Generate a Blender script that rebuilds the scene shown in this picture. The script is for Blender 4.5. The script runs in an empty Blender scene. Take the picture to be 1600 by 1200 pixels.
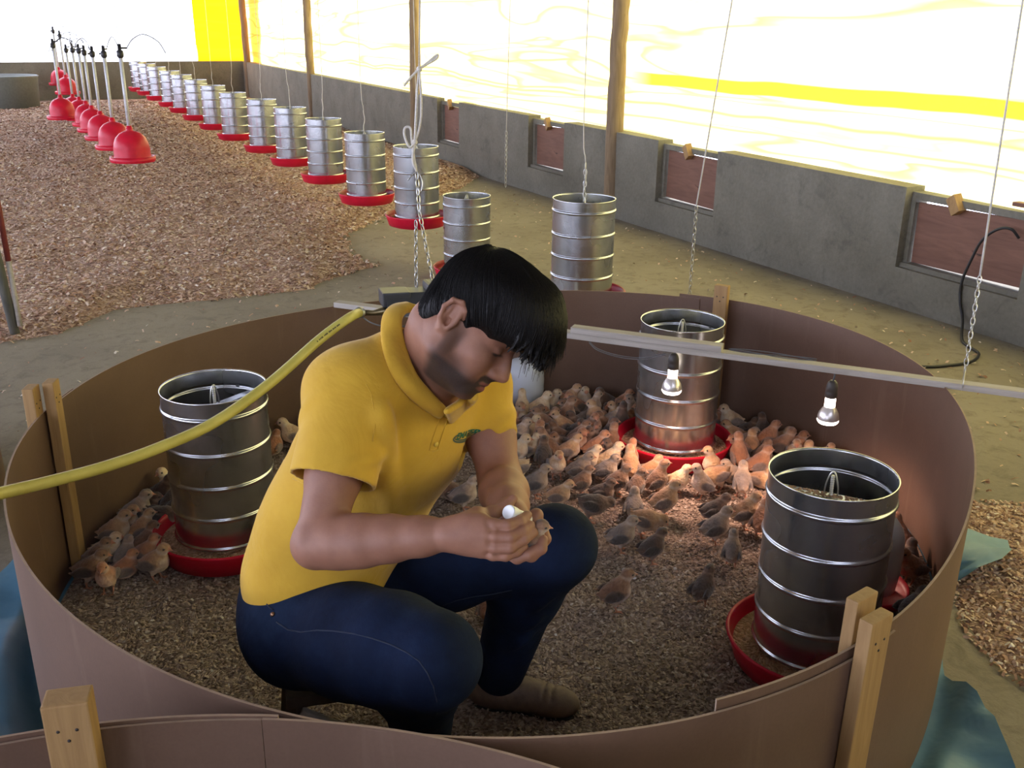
import bpy, bmesh, math, random
import numpy as np
from mathutils import Vector, Matrix, Euler

# ------------------------------------------------------------------ camera, light, exposure
S = bpy.context.scene
COL = S.collection
CAM_H, CAM_F, PITCH, ROLL, YAW = 1.55, 1520.0, 0.3537, 0.0113, 0.475
_cp, _sp = math.cos(PITCH), math.sin(PITCH)
_F = Vector((0, _cp, -_sp)); _U0 = Vector((0, _sp, _cp)); _R0 = Vector((1, 0, 0))
_cr, _sr = math.cos(ROLL), math.sin(ROLL)
_R = _R0 * _cr + _U0 * _sr
_U = _R0 * -_sr + _U0 * _cr
CPOS = Vector((0, 0, CAM_H))
cam_data = bpy.data.cameras.new('camera')
cam_data.sensor_fit = 'HORIZONTAL'
cam_data.sensor_width = 36.0
cam_data.lens = 36.0 * CAM_F / 1600.0
cam_data.clip_start = 0.02
cam = bpy.data.objects.new('camera', cam_data)
COL.objects.link(cam)
M3 = Matrix((_R, _U, -_F)).transposed()
cam.matrix_world = Matrix.Translation(CPOS) @ M3.to_4x4()
S.camera = cam

S.view_settings.view_transform = 'Standard'
S.view_settings.look = 'None'
S.view_settings.gamma = 1.0
S.view_settings.use_curve_mapping = False
S.view_settings.exposure = 0.0
S.cycles.use_denoising = True
S.cycles.max_bounces = 7
S.cycles.diffuse_bounces = 4
S.cycles.glossy_bounces = 4
S.cycles.transmission_bounces = 5
S.cycles.transparent_max_bounces = 6
S.cycles.caustics_reflective = False
S.cycles.caustics_refractive = False
S.cycles.sample_clamp_indirect = 6.0

# shed directions: ALONG runs to the far end wall, OUT points through the right-hand wall
ALONG = Vector((-math.sin(YAW), math.cos(YAW), 0))
OUT = Vector((math.cos(YAW), math.sin(YAW), 0))
def shed(s, n, z):
    return ALONG * s + OUT * n + Vector((0, 0, z))

world = bpy.data.worlds.new('sky')
S.world = world
world.use_nodes = True
_bg = world.node_tree.nodes['Background']
_bg.inputs['Color'].default_value = (0.82, 0.86, 1.10, 1)
_bg.inputs['Strength'].default_value = 7.0

sun_data = bpy.data.lights.new('sun', 'SUN')
sun_data.energy = 5.6
sun_data.angle = 0.02
sun_data.color = (1.0, 0.96, 0.88)
sun = bpy.data.objects.new('sun', sun_data)
COL.objects.link(sun)
_to_sun = (OUT * 0.80 + ALONG * 0.42 + Vector((0, 0, 0.62))).normalized()
sun.rotation_euler = (-_to_sun).to_track_quat('-Z', 'Y').to_euler()
sun.location = (6, 6, 8)

# ------------------------------------------------------------------ point helpers (photo survey)
def at(u, v, d):
    """the point seen at photo pixel (u, v), d metres along the optical axis"""
    return CPOS + (_F + _R * ((u - 800) / CAM_F) - _U * ((v - 600) / CAM_F)) * d
def on_z(u, v, z=0.0):
    """the point seen at photo pixel (u, v) at height z"""
    r = _F + _R * ((u - 800) / CAM_F) - _U * ((v - 600) / CAM_F)
    return CPOS + r * ((z - CAM_H) / r.z)

# ------------------------------------------------------------------ object helpers
def link(o, parent=None):
    COL.objects.link(o)
    if parent is not None:
        o.parent = parent
    return o
def tag(o, label=None, cat=None, group=None, kind=None):
    if label: o['label'] = label
    if cat: o['category'] = cat
    if group: o['group'] = group
    if kind: o['kind'] = kind
    return o
def empty(name, loc=(0, 0, 0), rotz=0.0):
    o = bpy.data.objects.new(name, None)
    o.empty_display_size = 0.05
    o.location = loc
    o.rotation_euler = (0, 0, rotz)
    return link(o)
def mesh_obj(name, verts, faces, mats=None, parent=None, smooth=False, mat_idx=None):
    me = bpy.data.meshes.new(name)
    me.from_pydata([tuple(v) for v in verts], [], [tuple(f) for f in faces])
    me.update()
    o = bpy.data.objects.new(name, me)
    for m in (mats if isinstance(mats, (list, tuple)) else [mats]):
        if m is not None: me.materials.append(m)
    if smooth: me.polygons.foreach_set('use_smooth', [True] * len(me.polygons))
    if mat_idx is not None: me.polygons.foreach_set('material_index', mat_idx)
    return link(o, parent)

class MB:
    """collects simple shaped pieces and links them as one mesh"""
    def __init__(self): self.v = []; self.f = []; self.mi = []; self.sm = []
    def add(self, vs, fs, mi=0, sm=False):
        b = len(self.v)
        self.v += [Vector(q) for q in vs]
        self.f += [[i + b for i in q] for q in fs]
        self.mi += [mi] * len(fs); self.sm += [sm] * len(fs)
        return self
    def box(self, c, size, rot=None, mi=0, bevel=0.0):
        bm = bmesh.new()
        bmesh.ops.create_cube(bm, size=1.0)
        for v in bm.verts: v.co = Vector((v.co.x * size[0], v.co.y * size[1], v.co.z * size[2]))
        if bevel > 0:
            bmesh.ops.bevel(bm, geom=bm.edges[:], offset=bevel, segments=2, affect='EDGES', profile=0.6)
        R = rot.to_matrix() if isinstance(rot, Euler) else (rot if rot is not None else Matrix.Identity(3))
        bm.verts.index_update()
        self.add([R @ v.co + Vector(c) for v in bm.verts], [[v.index for v in f.verts] for f in bm.faces], mi)
        bm.free(); return self
    def lathe(self, prof, n=48, c=(0, 0, 0), R=None, mi=0, sm=True, close=False):
        R = R if R is not None else Matrix.Identity(3); c = Vector(c)
        vs = []; fs = []
        m = len(prof)
        for r, z in prof:
            for k in range(n):
                a = 2 * math.pi * k / n
                vs.append(R @ Vector((r * math.cos(a), r * math.sin(a), z)) + c)
        rng = range(m if close else m - 1)
        for i in rng:
            i2 = (i + 1) % m
            for k in range(n):
                k2 = (k + 1) % n
                fs.append([i * n + k, i * n + k2, i2 * n + k2, i2 * n + k])
        if not close:
            if prof[0][0] > 1e-6: pass
        return self.add(vs, fs, mi, sm)
    def tube(self, pts, rad, n=8, mi=0, cap=True, closed=False):
        pts = [Vector(q) for q in pts]
        m = len(pts)
        rads = rad if isinstance(rad, (list, tuple)) else [rad] * m
        vs = []; fs = []
        prev = None
        for i, q in enumerate(pts):
            if closed: t = pts[(i + 1) % m] - pts[i - 1]
            else: t = pts[min(i + 1, m - 1)] - pts[max(i - 1, 0)]
            if t.length < 1e-9: t = Vector((0, 0, 1))
            t.normalize()
            if prev is None:
                a = Vector((0, 0, 1)) if abs(t.z) < 0.9 else Vector((1, 0, 0))
                x = t.cross(a).normalized()
            else:
                x = (prev - t * prev.dot(t))
                x = x.normalized() if x.length > 1e-6 else t.orthogonal().normalized()
            prev = x
            y = t.cross(x)
            for k in range(n):
                a = 2 * math.pi * k / n
                vs.append(q + (x * math.cos(a) + y * math.sin(a)) * rads[i])
        for i in range(m if closed else m - 1):
            i2 = (i + 1) % m
            for k in range(n):
                k2 = (k + 1) % n
                fs.append([i * n + k, i * n + k2, i2 * n + k2, i2 * n + k])
        if cap and not closed:
            fs.append(list(range(n))[::-1]); fs.append([(m - 1) * n + k for k in range(n)])
        return self.add(vs, fs, mi, True)
    def build(self, name, mats, parent=None):
        o = mesh_obj(name, self.v, self.f, mats, parent, mat_idx=self.mi)
        o.data.polygons.foreach_set('use_smooth', self.sm)
        return o
def spline(pts, n=8):
    """Catmull-Rom through the points"""
    P = [Vector(q) for q in pts]
    P = [P[0] * 2 - P[1]] + P + [P[-1] * 2 - P[-2]]
    out = []
    for i in range(1, len(P) - 2):
        for k in range(n):
            t = k / n
            a, b, c, d = P[i - 1], P[i], P[i + 1], P[i + 2]
            out.append(0.5 * ((2 * b) + (c - a) * t + (2 * a - 5 * b + 4 * c - d) * t * t + (3 * b - a - 3 * c + d) * t ** 3))
    out.append(P[-2]); return out
def chain_mb(mb, a, b, link_len=0.028, w=0.009, r=0.0016, mi=0):
    """a welded-link chain from a to b"""
    a, b = Vector(a), Vector(b)
    d = (b - a); L = d.length; d.normalize()
    x = d.orthogonal().normalized(); y = d.cross(x)
    n = max(2, int(L / (link_len * 0.78)))
    for i in range(n):
        c = a + d * (L * (i + 0.5) / n)
        s = x if i % 2 else y
        pts = []
        for k in range(10):
            t = 2 * math.pi * k / 10
            pts.append(c + d * (math.cos(t) * link_len * 0.5) + s * (math.sin(t) * w * 0.5))
        mb.tube(pts, r, 5, mi, closed=True)
def smooth_by_angle(o, ang=0.6):
    me = o.data
    me.polygons.foreach_set('use_smooth', [True] * len(me.polygons))
    me.set_sharp_from_angle(angle=ang)

# ------------------------------------------------------------------ material helpers
def new_mat(name):
    m = bpy.data.materials.new(name); m.use_nodes = True
    nt = m.node_tree
    return m, nt, nt.nodes['Principled BSDF']
def N(nt, kind, **kw):
    n = nt.nodes.new(kind)
    for k, v in kw.items():
        if hasattr(n, k) and k not in n.inputs: setattr(n, k, v)
        else: n.inputs[k].default_value = v
    return n
def ramp(nt, fac, stops):
    r = nt.nodes.new('ShaderNodeValToRGB')
    el = r.color_ramp.elements
    while len(el) > 1: el.remove(el[0])
    el[0].position, el[0].color = stops[0][0], (*stops[0][1], 1)
    for p, c in stops[1:]:
        e = el.new(p); e.color = (*c, 1)
    nt.links.new(fac, r.inputs[0]); return r.outputs[0]
def mixc(nt, fac, a, b, mode='MIX'):
    n = nt.nodes.new('ShaderNodeMix'); n.data_type = 'RGBA'; n.blend_type = mode
    for i, val in ((0, fac), (6, a), (7, b)):
        if hasattr(val, 'is_linked') or isinstance(val, bpy.types.NodeSocket): nt.links.new(val, n.inputs[i])
        elif isinstance(val, (int, float)): n.inputs[i].default_value = val
        else: n.inputs[i].default_value = (*val, 1)
    return n.outputs[2]
def noise(nt, scale, detail=4, rough=0.55, vec=None, dist=0.0):
    n = N(nt, 'ShaderNodeTexNoise'); n.inputs['Scale'].default_value = scale
    n.inputs['Detail'].default_value = detail; n.inputs['Roughness'].default_value = rough
    n.inputs['Distortion'].default_value = dist
    if vec is not None: nt.links.new(vec, n.inputs['Vector'])
    return n.outputs['Fac']
def obj_vec(nt, scale=(1, 1, 1)):
    t = nt.nodes.new('ShaderNodeTexCoord'); mp = nt.nodes.new('ShaderNodeMapping')
    mp.inputs['Scale'].default_value = scale
    nt.links.new(t.outputs['Object'], mp.inputs['Vector']); return mp.outputs['Vector']
def bump(nt, bsdf, height, strength=0.3, dist=0.01):
    b = nt.nodes.new('ShaderNodeBump'); b.inputs['Strength'].default_value = strength
    b.inputs['Distance'].default_value = dist
    nt.links.new(height, b.inputs['Height']); nt.links.new(b.outputs[0], bsdf.inputs['Normal'])
    return b
def flat_mat(name, col, rough=0.6, metal=0.0, var=0.12, scale=30, bump_s=0.0):
    m, nt, p = new_mat(name)
    v = obj_vec(nt)
    f = noise(nt, scale, 4, 0.6, v)
    c = ramp(nt, f, [(0.3, tuple(x * (1 - var) for x in col)), (0.7, tuple(min(1, x * (1 + var)) for x in col))])
    nt.links.new(c, p.inputs['Base Color'])
    p.inputs['Roughness'].default_value = rough; p.inputs['Metallic'].default_value = metal
    if bump_s: bump(nt, p, f, bump_s, 0.004)
    return m
# ------------------------------------------------------------------ implicit-surface modelling (distance field -> surface nets)
class Field:
    def __init__(self, lo, hi, res):
        self.lo = np.array(lo, np.float32); self.res = float(res)
        self.n = np.ceil((np.array(hi) - np.array(lo)) / res).astype(int) + 1
        self.D = np.full(self.n, 0.05, np.float32)
        self.ax = [self.lo[i] + np.arange(self.n[i], dtype=np.float32) * self.res for i in range(3)]
    def block(self, lo, hi):
        a = np.maximum(np.floor((np.array(lo) - self.lo) / self.res).astype(int), 0)
        b = np.minimum(np.ceil((np.array(hi) - self.lo) / self.res).astype(int) + 1, self.n)
        if np.any(b <= a): return None
        sl = tuple(slice(a[i], b[i]) for i in range(3))
        X = self.ax[0][a[0]:b[0], None, None]; Y = self.ax[1][None, a[1]:b[1], None]; Z = self.ax[2][None, None, a[2]:b[2]]
        return sl, X, Y, Z
    def _merge(self, sl, d, k, sub, paint=None):
        D = self.D[sl]
        if sub: d = -d; a, b = -D, -d
        else: a, b = D, d
        if k > 1e-6:
            h = np.clip(k - np.abs(a - b), 0, None) / k
            m = np.minimum(a, b) - h * h * k * 0.25
        else: m = np.minimum(a, b)
        if sub:
            a2, b2 = D, d
            if k > 1e-6:
                h = np.clip(k - np.abs(a2 - b2), 0, None) / k
                m = np.maximum(a2, b2) + h * h * k * 0.25
            else: m = np.maximum(a2, b2)
        self.D[sl] = m
    def capsule(self, a, b, ra, rb=None, k=0.01, sub=False, T=None):
        rb = ra if rb is None else rb
        if T is not None: a, b = T @ Vector(a), T @ Vector(b)
        a = np.array(a, np.float32); b = np.array(b, np.float32)
        pad = max(k, 3 * self.res) + max(ra, rb)
        bl = self.block(np.minimum(a, b) - pad, np.maximum(a, b) + pad)
        if bl is None: return self
        sl, X, Y, Z = bl
        ab = b - a; L2 = max(float(ab @ ab), 1e-12)
        h = np.clip(((X - a[0]) * ab[0] + (Y - a[1]) * ab[1] + (Z - a[2]) * ab[2]) / L2, 0, 1)
        d = np.sqrt((X - a[0] - h * ab[0]) ** 2 + (Y - a[1] - h * ab[1]) ** 2 + (Z - a[2] - h * ab[2]) ** 2) - (ra + (rb - ra) * h)
        self._merge(sl, d, k, sub); return self
    def chain(self, pts, rads, k=0.01, T=None, sub=False):
        for i in range(len(pts) - 1): self.capsule(pts[i], pts[i + 1], rads[i], rads[i + 1], k, sub, T)
        return self
    def ellipsoid(self, c, r, R=None, k=0.01, sub=False, T=None):
        """R columns are the ellipsoid's own axes; T moves it into the world"""
        c = Vector(c); R = R if R is not None else Matrix.Identity(3)
        if T is not None: c = T @ c; R = T.to_3x3() @ R
        Rn = np.array(R, np.float32); c = np.array(c, np.float32); r = np.array(r, np.float32)
        ext = np.sqrt((Rn ** 2) @ (r ** 2)) + max(k, 3 * self.res)
        bl = self.block(c - ext, c + ext)
        if bl is None: return self
        sl, X, Y, Z = bl
        x, y, z = X - c[0], Y - c[1], Z - c[2]
        q = [x * Rn[0, i] + y * Rn[1, i] + z * Rn[2, i] for i in range(3)]
        k0 = np.sqrt(sum((q[i] / r[i]) ** 2 for i in range(3)))
        k1 = np.sqrt(sum((q[i] / r[i] ** 2) ** 2 for i in range(3)))
        d = np.where(k1 > 1e-6, k0 * (k0 - 1) / np.maximum(k1, 1e-6), -r.min())
        self._merge(sl, d, k, sub); return self
    def plane_cut(self, p, n, k=0.0, lo=None, hi=None):
        """removes what lies on the side n points to"""
        p = np.array(p, np.float32); n = np.array(Vector(n).normalized(), np.float32)
        bl = self.block(self.lo if lo is None else lo, self.ax_hi() if hi is None else hi)
        sl, X, Y, Z = bl
        d = -((X - p[0]) * n[0] + (Y - p[1]) * n[1] + (Z - p[2]) * n[2])
        self._merge(sl, d, k, True); return self
    def ax_hi(self): return np.array([a[-1] for a in self.ax])
    def mesh(self):
        D = self.D
        inside = D < 0
        nx, ny, nz = D.shape
        cnt = np.zeros((nx - 1, ny - 1, nz - 1), np.int8)
        for i in (0, 1):
            for j in (0, 1):
                for l in (0, 1): cnt += inside[i:nx - 1 + i, j:ny - 1 + j, l:nz - 1 + l]
        act = np.argwhere((cnt > 0) & (cnt < 8))
        idx = np.full(cnt.shape, -1, np.int64); idx[tuple(act.T)] = np.arange(len(act))
        acc = np.zeros((len(act), 3)); num = np.zeros(len(act))
        corners = [(i, j, l) for i in (0, 1) for j in (0, 1) for l in (0, 1)]
        val = {c: D[act[:, 0] + c[0], act[:, 1] + c[1], act[:, 2] + c[2]] for c in corners}
        for a in corners:
            for d in range(3):
                if a[d]: continue
                b = list(a); b[d] = 1; b = tuple(b)
                va, vb = val[a], val[b]
                cr = (va < 0) != (vb < 0)
                t = np.where(cr, va / np.where(cr, va - vb, 1), 0)
                p = np.tile(np.array(a, float), (len(act), 1)); p[:, d] += t
                acc[cr] += p[cr]; num[cr] += 1
        V = (act + acc / num[:, None]) * self.res + self.lo
        Fs = []
        for d in range(3):
            e, f = [(1, 2), (2, 0), (0, 1)][d]
            sa = [slice(None)] * 3; sb = [slice(None)] * 3
            sa[d] = slice(0, -1); sb[d] = slice(1, None)
            A = inside[tuple(sa)]; B = inside[tuple(sb)]
            for flip, msk in ((False, A & ~B), (True, ~A & B)):
                q = np.argwhere(msk)
                ok = (q[:, e] > 0) & (q[:, f] > 0) & (q[:, e] < D.shape[e] - 1) & (q[:, f] < D.shape[f] - 1)
                q = q[ok]
                def cell(de, df):
                    c = q.copy(); c[:, e] -= de; c[:, f] -= df
                    return idx[c[:, 0], c[:, 1], c[:, 2]]
                quad = np.stack([cell(1, 1), cell(0, 1), cell(0, 0), cell(1, 0)], 1)
                if flip: quad = quad[:, ::-1]
                Fs.append(quad)
        Fq = np.concatenate(Fs); Fq = Fq[(Fq >= 0).all(1)]
        return V, Fq
def relax(V, F, it=1, lam=0.5):
    """plain neighbour smoothing"""
    V = V.copy()
    e = np.concatenate([F[:, [0, 1]], F[:, [1, 2]], F[:, [2, 3]], F[:, [3, 0]]])
    for _ in range(it):
        s = np.zeros_like(V); c = np.zeros(len(V))
        for k in range(3):
            s[:, k] = np.bincount(e[:, 0], V[e[:, 1], k], len(V)) + np.bincount(e[:, 1], V[e[:, 0], k], len(V))
        c = np.bincount(e[:, 0], minlength=len(V)) + np.bincount(e[:, 1], minlength=len(V))
        V += lam * (s / np.maximum(c, 1)[:, None] - V)
    return V
def sdf_obj(name, parts, mats, parent=None, attr=None, smooth=1):
    """parts: list of Fields (or (V, F)); one mesh object"""
    Vs, Fs, b = [], [], 0
    for q in parts:
        V, F = q.mesh() if isinstance(q, Field) else q
        if smooth: V = relax(V, F, smooth, 0.5)
        Vs.append(V); Fs.append(F + b); b += len(V)
    V = np.concatenate(Vs).astype(np.float32); F = np.concatenate(Fs).astype(np.int32)
    me = bpy.data.meshes.new(name)
    me.vertices.add(len(V)); me.vertices.foreach_set('co', V.ravel())
    me.loops.add(F.size); me.loops.foreach_set('vertex_index', F.ravel())
    me.polygons.add(len(F))
    me.polygons.foreach_set('loop_start', np.arange(0, F.size, 4, dtype=np.int32))
    try: me.polygons.foreach_set('loop_total', np.full(len(F), 4, np.int32))
    except Exception: pass
    me.polygons.foreach_set('use_smooth', np.ones(len(F), bool))
    me.update(calc_edges=True)
    me.validate()
    for m in (mats if isinstance(mats, (list, tuple)) else [mats]): me.materials.append(m)
    if attr is not None:
        for an, fn in attr.items():
            ca = me.color_attributes.new(an, 'FLOAT_COLOR', 'POINT')
            c = np.ones((len(V), 4), np.float32); c[:, :3] = fn(V)
            ca.data.foreach_set('color', c.ravel())
    o = bpy.data.objects.new(name, me)
    return link(o, parent)
def sstep(a, b, x):
    t = np.clip((x - a) / (b - a), 0, 1); return t * t * (3 - 2 * t)
def ell_mask(P, c, r, soft=0.4):
    q = np.sqrt((((P - np.array(c)) / np.array(r)) ** 2).sum(1))
    return 1 - sstep(1 - soft, 1 + soft, q)
# ------------------------------------------------------------------ surfaces of the shed
def concrete_mat(name, c0, c1, stain=0.5, scale=2.2):
    m, nt, p = new_mat(name)
    v = obj_vec(nt)
    big = noise(nt, scale, 6, 0.62, v, 0.3); fine = noise(nt, 38, 5, 0.6, v)
    c = ramp(nt, big, [(0.28, c0), (0.72, c1)])
    c = mixc(nt, 0.35, c, ramp(nt, fine, [(0.3, (0.35, 0.35, 0.35)), (0.7, (0.65, 0.65, 0.65))]), 'OVERLAY')
    st = ramp(nt, noise(nt, 5.5, 5, 0.7, v, 0.8), [(0.55, (0, 0, 0)), (0.72, (1, 1, 1))])
    s2 = N(nt, 'ShaderNodeMath', operation='MULTIPLY'); nt.links.new(st, s2.inputs[0]); s2.inputs[1].default_value = stain
    c = mixc(nt, s2.outputs[0], c, tuple(x * 0.55 for x in c0))
    nt.links.new(c, p.inputs['Base Color']); p.inputs['Roughness'].default_value = 0.93
    bump(nt, p, fine, 0.35, 0.006)
    return m
def dirt_floor_mat():
    m, nt, p = new_mat('dusty_cement_floor')
    v = obj_vec(nt)
    big = noise(nt, 1.3, 6, 0.6, v, 0.4)
    c = ramp(nt, big, [(0.3, (0.215, 0.185, 0.135)), (0.7, (0.30, 0.262, 0.195))])
    dark = ramp(nt, noise(nt, 11, 6, 0.72, v, 0.6), [(0.50, (0, 0, 0)), (0.75, (0.75, 0.75, 0.75))])
    c = mixc(nt, dark, c, (0.125, 0.10, 0.068))
    fl = N(nt, 'ShaderNodeTexVoronoi'); fl.inputs['Scale'].default_value = 55; nt.links.new(v, fl.inputs['Vector'])
    chip = ramp(nt, fl.outputs['Distance'], [(0.10, (1, 1, 1)), (0.16, (0, 0, 0))])
    sel = ramp(nt, noise(nt, 9, 3, 0.6, v), [(0.56, (0, 0, 0)), (0.62, (1, 1, 1))])
    cm = mixc(nt, 1.0, chip, sel, 'MULTIPLY')
    c = mixc(nt, cm, c, (0.36, 0.285, 0.19))
    nt.links.new(c, p.inputs['Base Color']); p.inputs['Roughness'].default_value = 0.95
    bump(nt, p, noise(nt, 45, 6, 0.65, v), 0.35, 0.008)
    return m
def litter_mat(name, dark, mid, light, scale=60):
    m, nt, p = new_mat(name)
    v = obj_vec(nt)
    vo = N(nt, 'ShaderNodeTexVoronoi'); vo.inputs['Scale'].default_value = scale; vo.inputs['Randomness'].default_value = 1.0
    w = N(nt, 'ShaderNodeTexNoise'); w.inputs['Scale'].default_value = 9; nt.links.new(v, w.inputs['Vector'])
    vm = N(nt, 'ShaderNodeVectorMath', operation='MULTIPLY_ADD'); nt.links.new(w.outputs['Color'], vm.inputs[0]); vm.inputs[1].default_value = (0.10, 0.10, 0.10); nt.links.new(v, vm.inputs[2])
    nt.links.new(vm.outputs[0], vo.inputs['Vector'])
    sp = N(nt, 'ShaderNodeSeparateColor'); nt.links.new(vo.outputs['Color'], sp.inputs[0])
    c = ramp(nt, sp.outputs[0], [(0.0, dark), (0.45, mid), (0.85, light), (1.0, tuple(min(1, x * 1.25) for x in light))])
    big = ramp(nt, noise(nt, 1.6, 5, 0.65, v, 0.5), [(0.3, (0.36, 0.34, 0.33)), (0.7, (0.66, 0.63, 0.60))])
    c = mixc(nt, 0.55, c, big, 'OVERLAY')
    nt.links.new(c, p.inputs['Base Color']); p.inputs['Roughness'].default_value = 0.92
    ad = N(nt, 'ShaderNodeMath', operation='MULTIPLY_ADD'); nt.links.new(vo.outputs['Distance'], ad.inputs[0]); ad.inputs[1].default_value = -0.6
    nt.links.new(noise(nt, 30, 5, 0.7, v), ad.inputs[2])
    bump(nt, p, ad.outputs[0], 0.9, 0.02)
    return m
def flake_mat(name, stops):
    """wood shaving: each loose flake takes its own tone"""
    m, nt, p = new_mat(name)
    a = N(nt, 'ShaderNodeAttribute', attribute_name='tone')
    c = ramp(nt, a.outputs['Fac'], stops)
    nt.links.new(c, p.inputs['Base Color']); p.inputs['Roughness'].default_value = 0.85
    return m
def wood_mat(name, c0, c1, axis_scale=(1, 1, 12), knots=True, rough=0.75, sc=9):
    m, nt, p = new_mat(name)
    v = obj_vec(nt, axis_scale)
    g = noise(nt, sc, 6, 0.62, v, 1.4)
    c = ramp(nt, g, [(0.25, c0), (0.5, tuple((a + b) / 2 for a, b in zip(c0, c1))), (0.75, c1)])
    if knots:
        k = ramp(nt, noise(nt, 3.3, 4, 0.6, obj_vec(nt, tuple(q * 1.0 for q in axis_scale)), 0.6), [(0.64, (0, 0, 0)), (0.70, (1, 1, 1))])
        c = mixc(nt, k, c, tuple(x * 0.35 for x in c0))
    nt.links.new(c, p.inputs['Base Color']); p.inputs['Roughness'].default_value = rough
    bump(nt, p, g, 0.3, 0.003)
    return m
def tarp_mat(name, col, thick_col, bands):
    """woven plastic sheet that daylight shines through; folded-over layers let less through"""
    m = bpy.data.materials.new(name); m.use_nodes = True
    nt = m.node_tree; nt.nodes.clear()
    out = nt.nodes.new('ShaderNodeOutputMaterial')
    t = nt.nodes.new('ShaderNodeTexCoord')
    sep = nt.nodes.new('ShaderNodeSeparateXYZ'); nt.links.new(t.outputs['Object'], sep.inputs[0])
    # object x = along the wall, z = height
    cv = nt.nodes.new('ShaderNodeCombineXYZ'); nt.links.new(sep.outputs['X'], cv.inputs[0]); nt.links.new(sep.outputs['Z'], cv.inputs[2])
    mp = nt.nodes.new('ShaderNodeMapping'); mp.inputs['Scale'].default_value = (0.16, 1, 2.0); nt.links.new(cv.outputs[0], mp.inputs['Vector'])
    n1 = noise(nt, 1.5, 2.5, 0.5, mp.outputs['Vector'], 0.7)
    fold = ramp(nt, n1, [(0.455, (0, 0, 0)), (0.485, (0.62, 0.62, 0.62)), (0.500, (0.75, 0.75, 0.75)), (0.520, (0.12, 0.12, 0.12)), (0.60, (0, 0, 0)), (0.625, (0.55, 0.55, 0.55)), (0.67, (0.08, 0.08, 0.08))])
    cur = fold
    wob = N(nt, 'ShaderNodeTexNoise'); wob.inputs['Scale'].default_value = 0.55; nt.links.new(cv.outputs[0], wob.inputs['Vector'])
    for z0, amp, halfw, dens, x0, x1 in bands:
        # doubled hem: a strip of two layers at height z0, wandering by amp
        zz = N(nt, 'ShaderNodeMath', operation='MULTIPLY_ADD'); nt.links.new(wob.outputs['Fac'], zz.inputs[0]); zz.inputs[1].default_value = -amp; nt.links.new(sep.outputs['Z'], zz.inputs[2])
        sb = N(nt, 'ShaderNodeMath', operation='SUBTRACT'); nt.links.new(zz.outputs[0], sb.inputs[0]); sb.inputs[1].default_value = z0 - amp * 0.5
        ab = N(nt, 'ShaderNodeMath', operation='ABSOLUTE'); nt.links.new(sb.outputs[0], ab.inputs[0])
        mr = N(nt, 'ShaderNodeMapRange'); nt.links.new(ab.outputs[0], mr.inputs[0]); mr.inputs[1].default_value = halfw; mr.inputs[2].default_value = halfw * (0.75 if dens > 0.9 else 0.1); mr.inputs[3].default_value = 0; mr.inputs[4].default_value = dens
        e1 = N(nt, 'ShaderNodeMapRange'); nt.links.new(sep.outputs['X'], e1.inputs[0]); e1.inputs[1].default_value = x0; e1.inputs[2].default_value = x0 + 0.5
        e2 = N(nt, 'ShaderNodeMapRange'); nt.links.new(sep.outputs['X'], e2.inputs[0]); e2.inputs[1].default_value = x1; e2.inputs[2].default_value = x1 - 0.5
        m1 = N(nt, 'ShaderNodeMath', operation='MULTIPLY'); nt.links.new(mr.outputs[0], m1.inputs[0]); nt.links.new(e1.outputs[0], m1.inputs[1])
        m2 = N(nt, 'ShaderNodeMath', operation='MULTIPLY'); nt.links.new(m1.outputs[0], m2.inputs[0]); nt.links.new(e2.outputs[0], m2.inputs[1])
        mx = N(nt, 'ShaderNodeMath', operation='MAXIMUM'); nt.links.new(cur, mx.inputs[0]); nt.links.new(m2.outputs[0], mx.inputs[1])
        cur = mx.outputs[0]
    c = mixc(nt, cur, col, thick_col)
    tr = nt.nodes.new('ShaderNodeBsdfTranslucent'); nt.links.new(c, tr.inputs[0])
    df = nt.nodes.new('ShaderNodeBsdfDiffuse'); df.inputs[0].default_value = (*[min(0.8, x) for x in col], 1)
    ms = nt.nodes.new('ShaderNodeMixShader'); ms.inputs[0].default_value = 0.28
    nt.links.new(tr.outputs[0], ms.inputs[1]); nt.links.new(df.outputs[0], ms.inputs[2])
    nt.links.new(ms.outputs[0], out.inputs[0])
    return m

PLASTER = concrete_mat('grey_plaster', (0.145, 0.136, 0.102), (0.225, 0.212, 0.164), 0.5)
FLOOR_M = dirt_floor_mat()
ROOF_M = concrete_mat('fibre_cement_roof', (0.14, 0.135, 0.13), (0.20, 0.195, 0.19), 0.3)
POST_M = wood_mat('weathered_round_timber', (0.145, 0.098, 0.055), (0.30, 0.215, 0.125), (3, 3, 0.35), True, 0.85, 7)
BOARD_M = wood_mat('brown_hatch_board', (0.150, 0.068, 0.042), (0.245, 0.118, 0.075), (0.8, 1, 6), True, 0.7, 3)
PINE_M = wood_mat('sawn_pine', (0.28, 0.160, 0.060), (0.44, 0.275, 0.115), (8, 8, 0.7), True, 0.7, 4)
GREYWOOD_M = wood_mat('grey_sawn_lath', (0.33, 0.295, 0.25), (0.52, 0.48, 0.42), (0.7, 8, 8), False, 0.8, 5)
CAR_DARK = (0.115, 0.058, 0.022)

# ------------------------------------------------------------------ floor, walls, roof, curtains
S0, S1 = -4.0, 21.05         # shed runs from behind the camera to the end wall
NW, NL = 4.58, -5.4          # inner faces: right wall, left opening
def struct(name, mb, mats):
    return tag(mb.build(name, mats), kind='structure')
def shed_frame(o):
    """object axes: x along the shed, y out, z up"""
    M = Matrix((ALONG, OUT, Vector((0, 0, 1)))).transposed()
    o.matrix_world = M.to_4x4()
    return o
def mshed(name, mb, mats, kind='structure'):
    o = mb.build(name, mats); shed_frame(o)
    return tag(o, kind=kind)
R_SHED = Matrix((ALONG, OUT, Vector((0, 0, 1)))).transposed()

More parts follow.
